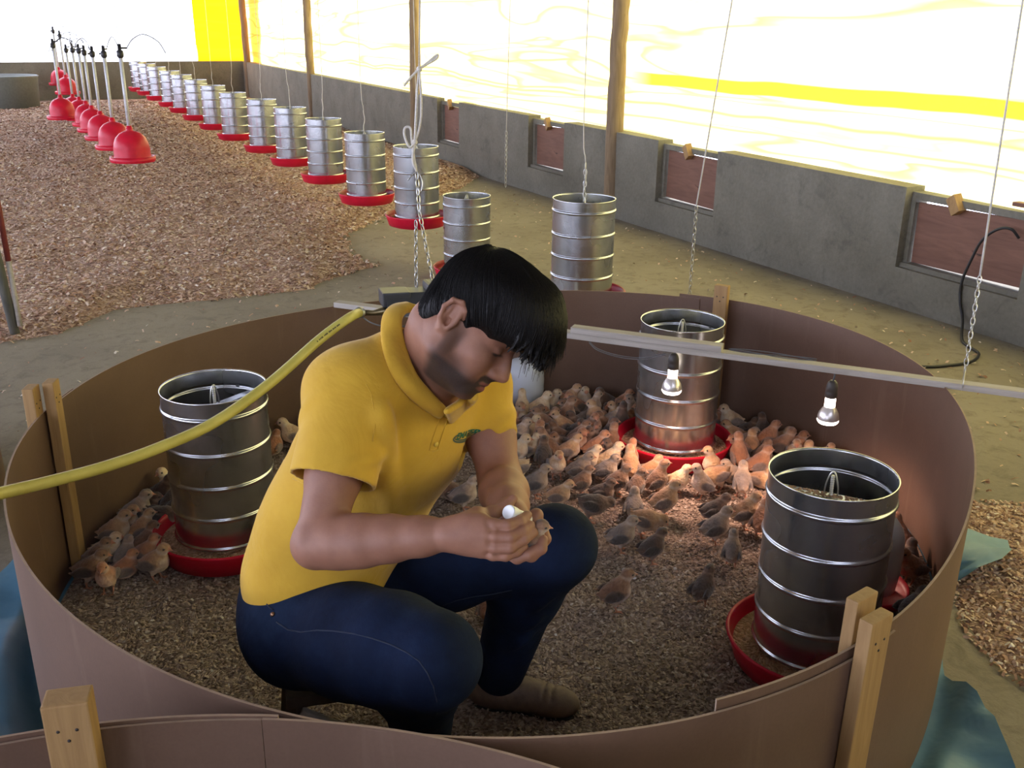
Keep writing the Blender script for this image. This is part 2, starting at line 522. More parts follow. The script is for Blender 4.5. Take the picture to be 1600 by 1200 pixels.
m = MB(); n = 24
m.box(((S0 + S1) / 2, (NL + NW) / 2, -0.05), (S1 - S0 + 2, NW - NL + 3, 0.10))
mshed('floor', m, [FLOOR_M])

WT = 0.15
def wall_top(s): return 0.700 + 0.0055 * (s - 4.0)
NICHES = [(3.17, 3.98), (5.70, 6.44), (7.92, 8.62), (10.28, 10.90), (12.6, 13.2), (14.8, 15.4)]
NICHES_VIS = NICHES[:4]
m = MB()
def prism_wall(mb, s0, s1, z0, z1a, z1b, n0, n1):
    v = [(s0, n0, z0), (s1, n0, z0), (s1, n1, z0), (s0, n1, z0), (s0, n0, z1a), (s1, n0, z1b), (s1, n1, z1b), (s0, n1, z1a)]
    mb.add([Vector(q) for q in v], [[0, 3, 2, 1], [4, 5, 6, 7], [0, 1, 5, 4], [1, 2, 6, 5], [2, 3, 7, 6], [3, 0, 4, 7]])
cur = S0
for a, b in NICHES_VIS:
    if a > cur:
        # long stretch, slightly uneven along its top
        k = max(1, int((a - cur) / 0.7)); rr = random.Random(int(a * 100))
        for i in range(k):
            x0 = cur + (a - cur) * i / k; x1 = cur + (a - cur) * (i + 1) / k
            prism_wall(m, x0, x1, 0, wall_top(x0), wall_top(x1), NW, NW + WT)
    # niche: sill below, thinner panel round the opening, low lintel set back
    prism_wall(m, a, b, 0, 0.235, 0.235, NW, NW + WT)
    prism_wall(m, a, b, 0.235, 0.262, 0.262, NW + 0.03, NW + WT)
    prism_wall(m, a, b, wall_top(a) - 0.065, wall_top(a) - 0.028, wall_top(b) - 0.028, NW + 0.055, NW + WT)
    prism_wall(m, a, a + 0.03, 0.262, wall_top(a) - 0.065, wall_top(a) - 0.065, NW + 0.055, NW + WT)
    prism_wall(m, b - 0.03, b, 0.262, wall_top(a) - 0.065, wall_top(a) - 0.065, NW + 0.055, NW + WT)
    cur = b
k = 12
for i in range(k):
    x0 = cur + (S1 + WT - cur) * i / k; x1 = cur + (S1 + WT - cur) * (i + 1) / k
    prism_wall(m, x0, x1, 0, wall_top(x0), wall_top(x1), NW, NW + WT)
mshed('wall_right', m, [PLASTER])
m = MB()
zt = 0.80
m.box((S1 + WT / 2, (NL + NW) / 2, zt / 2), (WT, NW - NL, zt))
mshed('wall_far', m, [PLASTER])
m = MB(); m.box((S0 + WT / 2, (NL + NW) / 2, 1.7), (WT, NW - NL, 3.4))  # unseen wall, added to block daylight coming from behind the camera
mshed('wall_back_blocker', m, [PLASTER])
m = MB(); m.box(((S0 + S1) / 2, NL - WT / 2, 0.30), (S1 - S0, WT, 0.60))
mshed('wall_left', m, [PLASTER])
# roof: two slopes of sheeting, left eave raised to let in more sky light
m = MB()
ridge = (NL + NW) / 2
for n0, n1, z0, z1 in ((NL - 0.7, ridge, 3.25, 4.6), (ridge, NW + 0.9, 4.6, 2.75)):
    k = 60; vs, fs = [], []
    for i in range(k + 1):
        n_ = n0 + (n1 - n0) * i / k
        for s_ in (S0, S1 + 0.8): vs.append((s_, n_, z0 + (z1 - z0) * i / k + 0.02 * math.cos(i * math.pi)))
    for i in range(k): fs.append([2 * i, 2 * i + 1, 2 * i + 3, 2 * i + 2])
    m.add([Vector(q) for q in vs], fs)
mshed('ceiling', m, [ROOF_M])

YT = tarp_mat('yellow_tarpaulin', (0.97, 0.85, 0.335), (0.40, 0.235, 0.003), [(1.165, 0.16, 0.055, 1.0, 5.0, 11.3), (0.98, 0.22, 0.030, 0.8, 1, 19), (1.26, 0.3, 0.03, 0.8, 11.5, 26), (1.02, 0.25, 0.026, 0.8, 11.5, 23), (0.86, 0.10, 0.022, 0.75, 6, 16)])
YT2 = tarp_mat('yellow_tarpaulin_strip', (0.92, 0.31, 0.004), (0.6, 0.35, 0.006), [])
WT_M = tarp_mat('white_tarpaulin', (0.97, 0.97, 0.95), (0.85, 0.86, 0.84), [])
def curtain(name, label, p0, p1, z0, z1, mat, amp=0.03, seed=1, nx=150, nz=22, out=None):
    """hanging sheet: gentle sag waves, real cloth surface with its own object x along / z up axes"""
    p0, p1 = Vector(p0), Vector(p1); d = (p1 - p0); L = d.length; d.normalize(); o_ = d.cross(Vector((0, 0, 1)))
    rng = random.Random(seed); ph = [rng.uniform(0, 6.28) for _ in range(8)]
    vs, fs = [], []
    for i in range(nx + 1):
        for j in range(nz + 1):
            x = L * i / nx; z = z0 + (z1 - z0) * j / nz
            w = 0
            for q in range(4):
                w += math.sin(x * (0.7 + 0.9 * q) + ph[q] + math.sin(z * (2 + q) + ph[q + 4]) * 0.8) * math.sin(z * (3.0 + 2.3 * q) + ph[q + 2]) / (1 + q)
            vs.append((x, w * amp, z))
    for i in range(nx):
        for j in range(nz):
            a = i * (nz + 1) + j
            fs.append([a, a + nz + 1, a + nz + 2, a + 1])
    ob = mesh_obj(name, vs, fs, [mat], None, True)
    M = Matrix((d, d.cross(Vector((0, 0, 1))) * -1, Vector((0, 0, 1)))).transposed().to_4x4(); M.translation = Vector((p0.x, p0.y, 0))
    ob.matrix_world = M
    return tag(ob, label, 'curtain')
curtain('yellow_curtain', 'long translucent yellow tarpaulin curtain above the right-hand wall', shed(S0, NW + 0.13, 0), shed(S1 + 0.1, NW + 0.13, 0), 0.66, 2.85, YT, 0.035, 3, 240, 30)
curtain('white_curtain', 'bright white curtain above the far end wall', shed(S1 + 0.10, NL, 0), shed(S1 + 0.10, 3.72, 0), 0.78, 4.4, WT_M, 0.03, 5, 90, 20)
curtain('yellow_curtain_strip', 'narrow yellow curtain strip at the far end wall beside the corner post', shed(S1 + 0.08, 3.70, 0), shed(S1 + 0.08, NW + 0.12, 0), 0.78, 4.4, YT2, 0.012, 8, 16, 20)

curtain('yellow_curtain_strip', 'second layer of yellow curtain hanging right of the farthest corner post', shed(19.9, NW + 0.19, 0), shed(20.7, NW + 0.19, 0), 0.70, 2.85, YT2, 0.012, 9, 16, 20)
# timber posts of the right-hand side
for i, (s_, label) in enumerate([(7.10, 'nearest wooden post on the right-hand wall, thick and knotty'), (11.62, 'second nearest wooden post, behind the knotted white rope'),
                                  (16.2, 'third nearest wooden post on the right-hand wall'), (20.75, 'farthest wooden post, in the corner by the end wall')]):
    rng = random.Random(40 + i)
    m = MB(); pts, rads = [], []
    r0 = 0.068 + 0.004 * (i == 0)
    for j in range(26):
        z = 2.95 * j / 25
        up = z > 0.70
        pts.append(Vector((rng.uniform(-0.006, 0.006) + 0.012 * math.sin(z * 2.1 + i), rng.uniform(-0.005, 0.005), z)))
        rads.append(r0 * (1 - 0.03 * z) * rng.uniform(0.95, 1.06))
    m.tube(pts, rads, 14)
    o = m.build('wooden_post', [POST_M])
    o.location = shed(s_, NW + 0.02, 0); o.rotation_euler = (0, 0, rng.uniform(0, 6))
    tag(o, label, 'post', 'round timber posts along the right-hand wall')

# hatch boards that close the wall openings, and the offcuts wedged over them
HL = ['brown board closing the wall opening nearest the camera, with the black cable', 'brown board closing the second wall opening, right of the thick near post',
      'brown board closing the third wall opening, left of the thick near post', 'brown board closing the farthest wall opening, beside the second post']
BL = ['pale wood block wedged above the nearest wall board', 'pale wood block wedged above the second wall board', 'pale wood block wedged above the third wall board', 'pale wood block wedged above the farthest wall board']
for i, (a, b) in enumerate(NICHES_VIS):
    m = MB(); zt_ = wall_top(a) - 0.075
    tilt = Euler((0, 0.018 * (1 if i % 2 == 0 else -0.6), 0))
    m.box((0, 0, 0), (b - a - 0.085, 0.016, zt_ - 0.270), tilt, 0, 0.003)
    o = m.build('hatch_board', [BOARD_M])
    M = R_SHED.to_4x4(); M.translation = shed((a + b) / 2 + 0.006, NW + 0.088, (zt_ + 0.270) / 2); o.matrix_world = M
    tag(o, HL[i], 'board', 'boards closing the wall openings')
    m = MB(); m.box((0, 0, 0), (0.075, 0.05, 0.10), Euler((0.15, 0.55, 0.3)), 0, 0.003)
    o = m.build('wood_block', [PINE_M])
    M = R_SHED.to_4x4(); M.translation = shed((a + b) / 2 + (0.05 if i else 0.10), NW + 0.052, wall_top(a) - 0.05); o.matrix_world = M
    tag(o, BL[i], 'wood block', 'wood blocks wedged over the wall boards')
# short plank lying on the wall top at the right edge
m = MB(); m.box((0, 0, 0), (0.55, 0.05, 0.022), None, 0, 0.002)
o = m.build('plank', [BOARD_M]); M = R_SHED.to_4x4(); M.translation = shed(3.05, NW + 0.06, wall_top(3.05) + 0.012); o.matrix_world = M
tag(o, 'short dark plank lying on the wall top at the right edge of the photo', 'plank')

# ------------------------------------------------------------------ litter
CHIP_BED = litter_mat('wood_shaving_bed', (0.25, 0.145, 0.10), (0.45, 0.295, 0.215), (0.61, 0.46, 0.36), 70)
CHIP = flake_mat('wood_shaving', [(0.0, (0.26, 0.130, 0.085)), (0.3, (0.47, 0.285, 0.19)), (0.65, (0.63, 0.45, 0.33)), (0.9, (0.72, 0.58, 0.44)), (1.0, (0.82, 0.76, 0.66))])
PEN_BED = litter_mat('pen_litter_bed', (0.17, 0.125, 0.100), (0.345, 0.265, 0.215), (0.48, 0.39, 0.325), 120)
PEN_CHIP = flake_mat('pen_litter_flake', [(0.0, (0.15, 0.110, 0.090)), (0.35, (0.325, 0.245, 0.198)), (0.8, (0.475, 0.38, 0.312)), (0.97, (0.55, 0.48, 0.41)), (1.0, (0.66, 0.64, 0.62))])
def litter_edge(x):
    """front limit (in y) of the shaving bed at world x, left part of the floor"""
    P = EDGE
    for i in range(len(P) - 1):
        if P[i][0] <= x <= P[i + 1][0]:
            t = (x - P[i][0]) / (P[i + 1][0] - P[i][0]); return P[i][1] + (P[i + 1][1] - P[i][1]) * t
    return P[0][1] if x < P[0][0] else P[-1][1]
_ep = [(-160, 585), (0, 545), (95, 520), (165, 488), (330, 470), (470, 462), (505, 435), (560, 425), (640, 408), (700, 392), (770, 372), (850, 395), (880, 380), (880, 320), (860, 300)]
EDGE = sorted([(on_z(u, v).x, on_z(u, v).y) for u, v in _ep[:11]])
from mathutils import noise as mnoise
def bed_height(x, y):
    p = Vector((x, y, 0)); q = R_SHED.transposed() @ p; s_, n_ = q.x, q.y
    d = y - litter_edge(x) + 0.25 * mnoise.noise(Vector((x * 1.7, y * 1.7, 3)))
    # right limit: bed stops at a line that runs to the wall foot
    right = 2.05 + 0.10 * (s_ - 6) + 0.30 * mnoise.noise(Vector((s_ * 0.8, 1.3, 8)))
    right = right + max(0, (s_ - 7.3)) * 0.95
    d2 = right - n_
    h = min(max(d, 0) / 0.7, max(d2, 0) / 0.5, 1.0)
    base = 0.060 * h
    lump = 0.016 * mnoise.noise(Vector((x * 3.1, y * 3.1, 0))) + 0.010 * mnoise.noise(Vector((x * 9, y * 9, 5)))
    far = 0.05 * min(1, max(0, (s_ - 12) / 6))
    return base + (lump + far) * h if h > 0 else -0.02
def chips(mb_v, mb_f, tones, x, y, z, L, W, rng, curl=True):
    a = rng.uniform(0, 6.283); tx = rng.uniform(-0.5, 0.5); ty = rng.uniform(-0.6, 0.6)
    ca, sa = math.cos(a), math.sin(a); b = len(mb_v); t = rng.random()
    k = rng.uniform(0.1, 0.45) * L
    for (p, q, r) in ((-L, -W, 0), (0, -W, k), (L, -W, 0), (L, W, 0), (0, W, k), (-L, W, 0)):
        zz = r + p * tx + q * ty
        mb_v.append((x + p * ca - q * sa, y + p * sa + q * ca, z + zz))
    mb_f.append((b, b + 1, b + 4, b + 5)); mb_f.append((b + 1, b + 2, b + 3, b + 4)); tones += [t, t]
def stuff_obj(name, v, f, ntop, tones, mats, label, cat):
    """bed faces first (material 0), loose flakes after (material 1)"""
    me = bpy.data.meshes.new(name); me.from_pydata(v, [], f); me.update()
    for q in mats: me.materials.append(q)
    mi = [0] * ntop + [1] * (len(f) - ntop); me.polygons.foreach_set('material_index', mi)
    sm = [True] * ntop + [False] * (len(f) - ntop); me.polygons.foreach_set('use_smooth', sm)
    at_ = me.attributes.new('tone', 'FLOAT', 'FACE'); at_.data.foreach_set('value', [0.4] * ntop + tones)
    o = link(bpy.data.objects.new(name, me)); return tag(o, label, cat, kind='stuff')
rng = random.Random(2)
v, f = [], []
NS, NN = 150, 96
for i in range(NS + 1):
    for j in range(NN + 1):
        s_ = 1.5 + (S1 - 1.52) * (i / NS) ** 1.35; n_ = NL + 0.02 + (NW - NL - 0.04) * j / NN
        p = shed(s_, n_, 0); v.append((p.x, p.y, bed_height(p.x, p.y)))
for i in range(NS):
    for j in range(NN):
        a = i * (NN + 1) + j; q = [a, a + NN + 1, a + NN + 2, a + 1]
        if max(v[k][2] for k in q) > -0.015: f.append(q[::-1])
nt_ = len(f); tones = []
cnt = 0
while cnt < 118000:
    s_ = 2.0 + 18.5 * rng.random() ** 1.5; n_ = rng.uniform(NL + 0.2, NW - 0.05)
    p = shed(s_, n_, 0)
    q = R_SHED.transposed() @ p
    if p.y < 1 or p.x > 0.62 * p.y + 0.4 or p.x < -1.0 * p.y - 0.4: continue
    h = bed_height(p.x, p.y)
    if h < 0:
        # a few strays on the bare floor
        if rng.random() > 0.035: continue
        h = 0.002
        if (p.x ** 2 + (p.y - 2.59) ** 2) < 2.1 or p.y < 2: continue
        L = rng.uniform(0.005, 0.014)
    else: L = rng.uniform(0.005, 0.013) + 0.0006 * s_
    chips(v, f, tones, p.x, p.y, h + rng.uniform(0.001, 0.008), L, L * rng.uniform(0.25, 0.6), rng); cnt += 1
stuff_obj('wood_shavings', v, f, nt_, tones, [CHIP_BED, CHIP], 'deep bed of brown wood shavings over the left and far floor', 'wood shavings')

# a drift of pale shavings outside the pen, lower right
v, f, tones = [], [], []
NX, NY = 60, 70
def drift(x, y):
    d = min(max(0, x - (1.30 + 0.12 * mnoise.noise(Vector((y * 2, 3, 1))))) / 0.25, max(0, 3.15 - y + 0.35 * (x - 1.6) * -1 + 0.2 * mnoise.noise(Vector((x * 3, y * 3, 2)))) / 0.5, 1)
    return 0.035 * d + 0.012 * d * mnoise.noise(Vector((x * 8, y * 8, 1))) if d > 0 else -0.02
for i in range(NX + 1):
    for j in range(NY + 1):
        x = 1.0 + 2.4 * i / NX; y = 0.3 + 3.6 * j / NY; v.append((x, y, drift(x, y)))
for i in range(NX):
    for j in range(NY):
        a = i * (NY + 1) + j; q = [a, a + NY + 1, a + NY + 2, a + 1]
        if max(v[k][2] for k in q) > -0.015: f.append(q)
nt_ = len(f); cnt = 0
while cnt < 20000:
    x = rng.uniform(1.1, 2.6); y = rng.uniform(0.9, 3.9)
    h = drift(x, y)
    if h < 0: continue
    L = rng.uniform(0.004, 0.010); chips(v, f, tones, x, y, h + rng.uniform(0.001, 0.006), L, L * rng.uniform(0.25, 0.6), rng); cnt += 1
stuff_obj('wood_shavings', v, f, nt_, tones, [CHIP_BED, CHIP], 'golden wood shavings drifted outside the pen at lower right', 'wood shavings')
# ------------------------------------------------------------------ the round hardboard pen
PCX, PCY, PR = 0.0153, 2.5886, 1.3081
PC = (-0.0152, 0.0512, -0.0183, 0.0340)
PEN_H = 0.53
def pen_r(t): return PR * (1 + PC[0] * math.cos(2 * t) + PC[1] * math.sin(2 * t) + PC[2] * math.cos(3 * t) + PC[3] * math.sin(3 * t))
def pen_pt(t, off=0.0, z=0.0):
    r = pen_r(t) + off
    return Vector((PCX + r * math.cos(t), PCY + r * math.sin(t), z))
def pen_angle(u, v, z=PEN_H):
    p = on_z(u, v, z); return math.atan2(p.y - PCY, p.x - PCX)
def board_mat():
    m, nt, p = new_mat('brown_hardboard')
    v = obj_vec(nt)
    f = noise(nt, 2.5, 5, 0.6, v); g = noise(nt, 160, 3, 0.6, v)
    c = ramp(nt, f, [(0.3, (0.122, 0.069, 0.044)), (0.7, (0.162, 0.096, 0.064))])
    c = mixc(nt, 0.25, c, ramp(nt, g, [(0.3, (0.4, 0.4, 0.4)), (0.7, (0.6, 0.6, 0.6))]), 'OVERLAY')
    sc = ramp(nt, noise(nt, 3.0, 4, 0.6, obj_vec(nt, (4, 4, 0.5)), 0.5), [(0.60, (0, 0, 0)), (0.74, (0.35, 0.35, 0.35))])
    c = mixc(nt, sc, c, (0.24, 0.16, 0.11))
    nt.links.new(c, p.inputs['Base Color']); p.inputs['Roughness'].default_value = 0.58
    bump(nt, p, g, 0.12, 0.002)
    return m
HARDBOARD = board_mat()
EDGE_M = flat_mat('pale_board_edge', (0.33, 0.235, 0.165), 0.85)
def sheet(name, fn, t0, t1, off0, off1, z0, z1a, z1b, parent, n=90, th=0.005):
    """a bent hardboard sheet; fn(t, off, z) gives its points"""
    v, f, mi = [], [], []
    for i in range(n + 1):
        t = t0 + (t1 - t0) * i / n; o = off0 + (off1 - off0) * i / n; zt = z1a + (z1b - z1a) * i / n
        for off, z in ((o - th / 2, z0), (o - th / 2, zt), (o + th / 2, zt), (o + th / 2, z0)): v.append(fn(t, off, z))
    for i in range(n):
        a, b = 4 * i, 4 * i + 4
        for k in range(4):
            f.append([a + k, a + (k + 1) % 4, b + (k + 1) % 4, b + k]); mi.append(1 if k == 1 else 0)
    f += [[0, 3, 2, 1], [4 * n, 4 * n + 1, 4 * n + 2, 4 * n + 3]]; mi += [1, 1]
    o = mesh_obj(name, v, f, [HARDBOARD, EDGE_M], parent, False, mi)
    smooth_by_angle(o, 0.7); return o
pen = empty('chick_pen', (PCX, PCY, 0))
tag(pen, 'large round chick pen of bent brown hardboard around the seated man', 'pen')
def child_at(o, parent):
    o.matrix_parent_inverse = parent.matrix_world.inverted(); return o
bpy.context.view_layer.update()
tw = 2 * math.pi
A_far, A_left, A_near = pen_angle(1075, 461), pen_angle(118, 612), pen_angle(1113, 1095)
A_near2 = pen_angle(1390, 975)
sheets = [(A_far - 0.04, A_left + 0.10, 0.000, -0.004, PEN_H - 0.004, PEN_H), (A_left - 0.02, A_near2 + tw, 0.004, 0.006, PEN_H, PEN_H - 0.006), (A_near + tw, A_far + tw + 0.02, -0.003, 0.005, PEN_H + 0.012, PEN_H + 0.008)]
for a, b, o0, o1, za, zb in sheets:
    child_at(sheet('hardboard_sheet', pen_pt, a, b, o0, o1, 0.0, za, zb, pen, 120), pen)
def stake(t, off, w, th, top, parent, fn=pen_pt, mat=None, lean=0.0, z0=0.0):
    p = fn(t, off, 0); q = fn(t + 0.02, off, 0); d = (q - p).normalized(); n_ = Vector((-d.y, d.x, 0))
    m = MB()
    R = Matrix((d, n_, Vector((0, 0, 1)))).transposed()
    R = R @ Matrix.Rotation(lean, 3, 'Y')
    m.box((0, 0, 0), (w, th, top - z0), R, 0, 0.003)
    # nail heads near the top
    for k in range(3):
        for s_ in (-1, 1):
            m.lathe([(0.0, 0.0012), (0.0022, 0.001), (0.0028, 0)], 8, R @ Vector((-0.012 + 0.013 * k, s_ * th / 2, (top - z0) / 2 - 0.045 - 0.018 * (k % 2))), R @ Matrix.Rotation(-s_ * math.pi / 2, 3, 'X'), 1)
    o = m.build('stake', [mat or PINE_M, flat_mat('nail', (0.06, 0.05, 0.05), 0.5, 0.8)], parent)
    o.location = p + Vector((0, 0, (top + z0) / 2)); return o
t_big = pen_angle(1344, 1018)
for spec in ((t_big, 0.024, 0.064, 0.026, 0.612, 0.02), (t_big + 0.012, -0.022, 0.064, 0.024, 0.622, 0.02), (pen_angle(1131, 470), -0.021, 0.055, 0.032, 0.60, 0.0),
             (pen_angle(88, 640), -0.020, 0.046, 0.030, 0.615, -0.01), (pen_angle(70, 648), 0.020, 0.050, 0.030, 0.612, -0.01)):
    child_at(stake(spec[0], spec[1], spec[2], spec[3], spec[4], pen, pen_pt, None, spec[5]), pen)

# the neighbouring pen in the foreground; the photo was taken over its edge
QCX, QCY, QR = -0.405, 0.057, 1.185
def pen2_pt(t, off=0.0, z=0.0): return Vector((QCX + (QR + off) * math.cos(t), QCY + (QR + off) * math.sin(t), z))
pen2 = empty('chick_pen', (QCX, QCY, 0))
tag(pen2, 'second hardboard chick pen whose curved edge fills the lower left foreground', 'pen')
bpy.context.view_layer.update()
tA = math.atan2(on_z(417, 1104, PEN_H).y - QCY, on_z(417, 1104, PEN_H).x - QCX)
child_at(sheet('hardboard_sheet', pen2_pt, tA - 2.2, tA + 0.0, 0.0, 0.0, 0.0, PEN_H, PEN_H, pen2, 100), pen2)
child_at(sheet('hardboard_sheet', pen2_pt, tA - 0.02, tA + 2.6, 0.006, 0.0065, 0.0, PEN_H + 0.002, PEN_H + 0.002, pen2, 110), pen2)
child_at(sheet('hardboard_sheet', pen2_pt, tA + 0.001, tA + 1.4, 0.0, -0.006, 0.0, PEN_H - 0.001, PEN_H - 0.020, pen2, 60), pen2)
t_st = math.atan2(on_z(128, 1120, PEN_H).y - QCY, on_z(128, 1120, PEN_H).x - QCX)
child_at(stake(t_st, -0.028, 0.066, 0.045, 0.612, pen2, pen2_pt, None, 0.0), pen2)
# edge of another pen, far left behind
sp = empty('chick_pen', on_z(-60, 760, 0))
tag(sp, 'dark brown curved board edge of a third pen, cut off at the left edge', 'pen')
bpy.context.view_layer.update()
c3 = on_z(-262, 800, 0.0)
def pen3_pt(t, off=0.0, z=0.0): return Vector((c3.x + (0.52 + off) * math.cos(t), c3.y + (0.52 + off) * math.sin(t), z))
child_at(sheet('hardboard_sheet', pen3_pt, -2.6, 2.6, 0, 0, 0, 0.40, 0.40, sp, 70), sp)

# litter inside the pen
v, f, tones = [], [], []
NR, NA = 46, 120
def pen_floor(x, y): return 0.016 + 0.006 * mnoise.noise(Vector((x * 5, y * 5, 0))) + 0.004 * mnoise.noise(Vector((x * 17, y * 17, 4)))
v.append((PCX, PCY, pen_floor(PCX, PCY)))
for i in range(1, NR + 1):
    for k in range(NA):
        t = tw * k / NA; r = (pen_r(t) - 0.012) * i / NR
        x, y = PCX + r * math.cos(t), PCY + r * math.sin(t); v.append((x, y, pen_floor(x, y)))
for k in range(NA): f.append([0, 1 + k, 1 + (k + 1) % NA])
for i in range(NR - 1):
    for k in range(NA):
        a = 1 + i * NA; f.append([a + k, a + NA + k, a + NA + (k + 1) % NA, a + (k + 1) % NA])
nt_ = len(f); rng = random.Random(6)
for _ in range(60000):
    t = rng.uniform(0, tw); r = (pen_r(t) - 0.03) * math.sqrt(rng.random())
    x, y = PCX + r * math.cos(t), PCY + r * math.sin(t)
    L = rng.uniform(0.0022, 0.006)
    chips(v, f, tones, x, y, pen_floor(x, y) + rng.uniform(0.0005, 0.004), L, L * rng.uniform(0.3, 0.8), rng)
stuff_obj('litter', v, f, nt_, tones, [PEN_BED, PEN_CHIP], 'trodden grey-brown litter and feed covering the pen floor', 'litter')

# blue tarpaulin spread under the pen, its creased edge showing outside
def tarp():
    m, nt, p = new_mat('blue_tarpaulin')
    vv = obj_vec(nt)
    c = ramp(nt, noise(nt, 6, 5, 0.6, vv), [(0.3, (0.070, 0.195, 0.30)), (0.7, (0.115, 0.265, 0.38))])
    nt.links.new(c, p.inputs['Base Color']); p.inputs['Roughness'].default_value = 0.5
    w = N(nt, 'ShaderNodeTexChecker'); w.inputs['Scale'].default_value = 500; nt.links.new(vv, w.inputs['Vector'])
    bump(nt, p, noise(nt, 9, 3, 0.5, vv, 0.3), 0.3, 0.02)
    return m
BLUE = tarp()
v, f = [], []
K, J = 200, 26
ctl = {}
pts_out = [(1.30, 3.02), (1.62, 2.72), (1.72, 2.55), (1.40, 2.38), (1.37, 2.1), (1.40, 1.95), (1.42, 1.75), (1.44, 1.55), (1.50, 1.35), (1.45, 1.15)]
def tarp_off(t):
    """how far the sheet reaches beyond the pen wall at angle t"""
    d = math.degrees((t + math.pi) % tw - math.pi)
    P = [(-180, 0.16), (-150, 0.20), (-120, 0.03), (-100, 0.02), (-78, 0.04), (-62, 0.30), (-52, 0.32), (-42, 0.22), (-33, 0.12), (-26, 0.02), (-18, 0.0), (-6, 0.02), (-1, 0.23), (4, 0.26), (10, 0.10), (18, 0.0), (60, -0.02), (150, -0.02), (170, 0.05), (180, 0.16)]
    for i in range(len(P) - 1):
        if P[i][0] <= d <= P[i + 1][0]:
            q = (d - P[i][0]) / (P[i + 1][0] - P[i][0]); return P[i][1] + (P[i + 1][1] - P[i][1]) * q
    return 0.0
for k in range(K):
    t = tw * k / K
    for j in range(J + 1):
        w = j / J
        r0 = pen_r(t) - 0.25; r1 = pen_r(t) + tarp_off(t) + 0.012 * mnoise.noise(Vector((math.cos(t) * 9, math.sin(t) * 9, 2)))
        r = r0 + (r1 - r0) * w
        out = max(0, r - pen_r(t) - 0.02)
        z = 0.006 if r < pen_r(t) + 0.01 else 0.006 + min(out * 1.2, 0.055) * (0.9 + 0.8 * mnoise.noise(Vector((math.cos(t) * r * 4.5, math.sin(t) * r * 4.5, 7)))) + 0.014 * abs(math.sin(t * 46 + 9 * out)) * min(1, out * 12)
        v.append((PCX + r * math.cos(t), PCY + r * math.sin(t), max(z, 0.005)))
for k in range(K):
    for j in range(J):
        a = k * (J + 1) + j; b = ((k + 1) % K) * (J + 1) + j
        f.append([a, a + 1, b + 1, b])
o = mesh_obj('blue_tarpaulin', v, f, [BLUE], None, True)
tag(o, 'creased blue tarpaulin spread under the round pen and sticking out at its foot', 'tarpaulin')
# ------------------------------------------------------------------ the man on the stool
def np_local(P, T):
    Ti = np.array(T.inverted()); return P @ Ti[:3, :3].T + Ti[:3, 3]
def head_matrix(yaw, pitch, roll, loc, s):
    f0 = Vector((math.cos(yaw), math.sin(yaw), 0)); up0 = Vector((0, 0, 1))
    fw = f0 * math.cos(pitch) - up0 * math.sin(pitch); up = up0 * math.cos(pitch) + f0 * math.sin(pitch)
    x = fw.cross(up)
    x2 = x * math.cos(roll) + up * math.sin(roll); up2 = up * math.cos(roll) - x * math.sin(roll)
    M = Matrix((x2, fw, up2)).transposed()
    return Matrix.Translation(loc) @ M.to_4x4(), s
HT, HS = head_matrix(-0.4083, 0.5966, 0.3079, Vector((-0.0798, 1.6584, 1.0578)), 0.9752)
NECK = Vector((-0.170, 1.745, 0.945))
SH_R, EL_R, WR_R = at(552, 612, 1.745), at(497, 850, 1.66), at(700, 835, 1.585)
SH_L, EL_L, WR_L = at(748, 600, 1.985), at(783, 755, 1.90), at(800, 808, 1.66)
HIP_R, KNEE_R, ANK_R = at(468, 985, 1.98), at(676, 1028, 1.76), Vector((-0.185, 1.70, 0.10))
HIP_L, KNEE_L, ANK_L = Vector((-0.315, 1.85, 0.40)), at(868, 850, 2.02), Vector((-0.022, 1.945, 0.10))
PELV = (HIP_R + HIP_L) * 0.5 + Vector((-0.03, 0.0, 0.02))
_chest_left = (SH_L - SH_R).normalized()
_spine = (NECK - PELV).normalized()
CH_F = _chest_left.cross(_spine) * 1.0          # chest faces this way
CH_F = (CH_F - _spine * CH_F.dot(_spine)).normalized()
if CH_F.x < 0: CH_F = -CH_F

# ---- skin material: pigment comes from a colour attribute (r = lips, g = beard/stubble, b = brow/lash)
def skin_mat():
    m, nt, p = new_mat('skin')
    a = N(nt, 'ShaderNodeAttribute', attribute_name='pigment')
    sp = N(nt, 'ShaderNodeSeparateColor'); nt.links.new(a.outputs['Color'], sp.inputs[0])
    v = obj_vec(nt)
    n1 = noise(nt, 26, 5, 0.6, v)
    base = ramp(nt, n1, [(0.25, (0.25, 0.112, 0.068)), (0.75, (0.34, 0.160, 0.098))])
    lips = mixc(nt, sp.outputs[0], base, (0.24, 0.080, 0.066))
    n2 = noise(nt, 420, 2, 0.6, v)
    st = N(nt, 'ShaderNodeMath', operation='MULTIPLY'); nt.links.new(sp.outputs[1], st.inputs[0])
    stn = N(nt, 'ShaderNodeMapRange'); nt.links.new(n2, stn.inputs[0])
    stn.inputs[1].default_value = 0.25; stn.inputs[2].default_value = 0.62; stn.inputs[3].default_value = 1.0; stn.inputs[4].default_value = 0.93
    nt.links.new(stn.outputs[0], st.inputs[1])
    beard = mixc(nt, st.outputs[0], lips, (0.022, 0.016, 0.013))
    brow = mixc(nt, sp.outputs[2], beard, (0.012, 0.009, 0.008))
    nt.links.new(brow, p.inputs['Base Color'])
    p.inputs['Roughness'].default_value = 0.58
    p.inputs['Subsurface Weight'].default_value = 0.06
    p.inputs['Subsurface Radius'].default_value = (0.012, 0.005, 0.003)
    n3 = noise(nt, 300, 3, 0.6, v); bump(nt, p, n3, 0.12, 0.002)
    return m
SKIN = skin_mat()

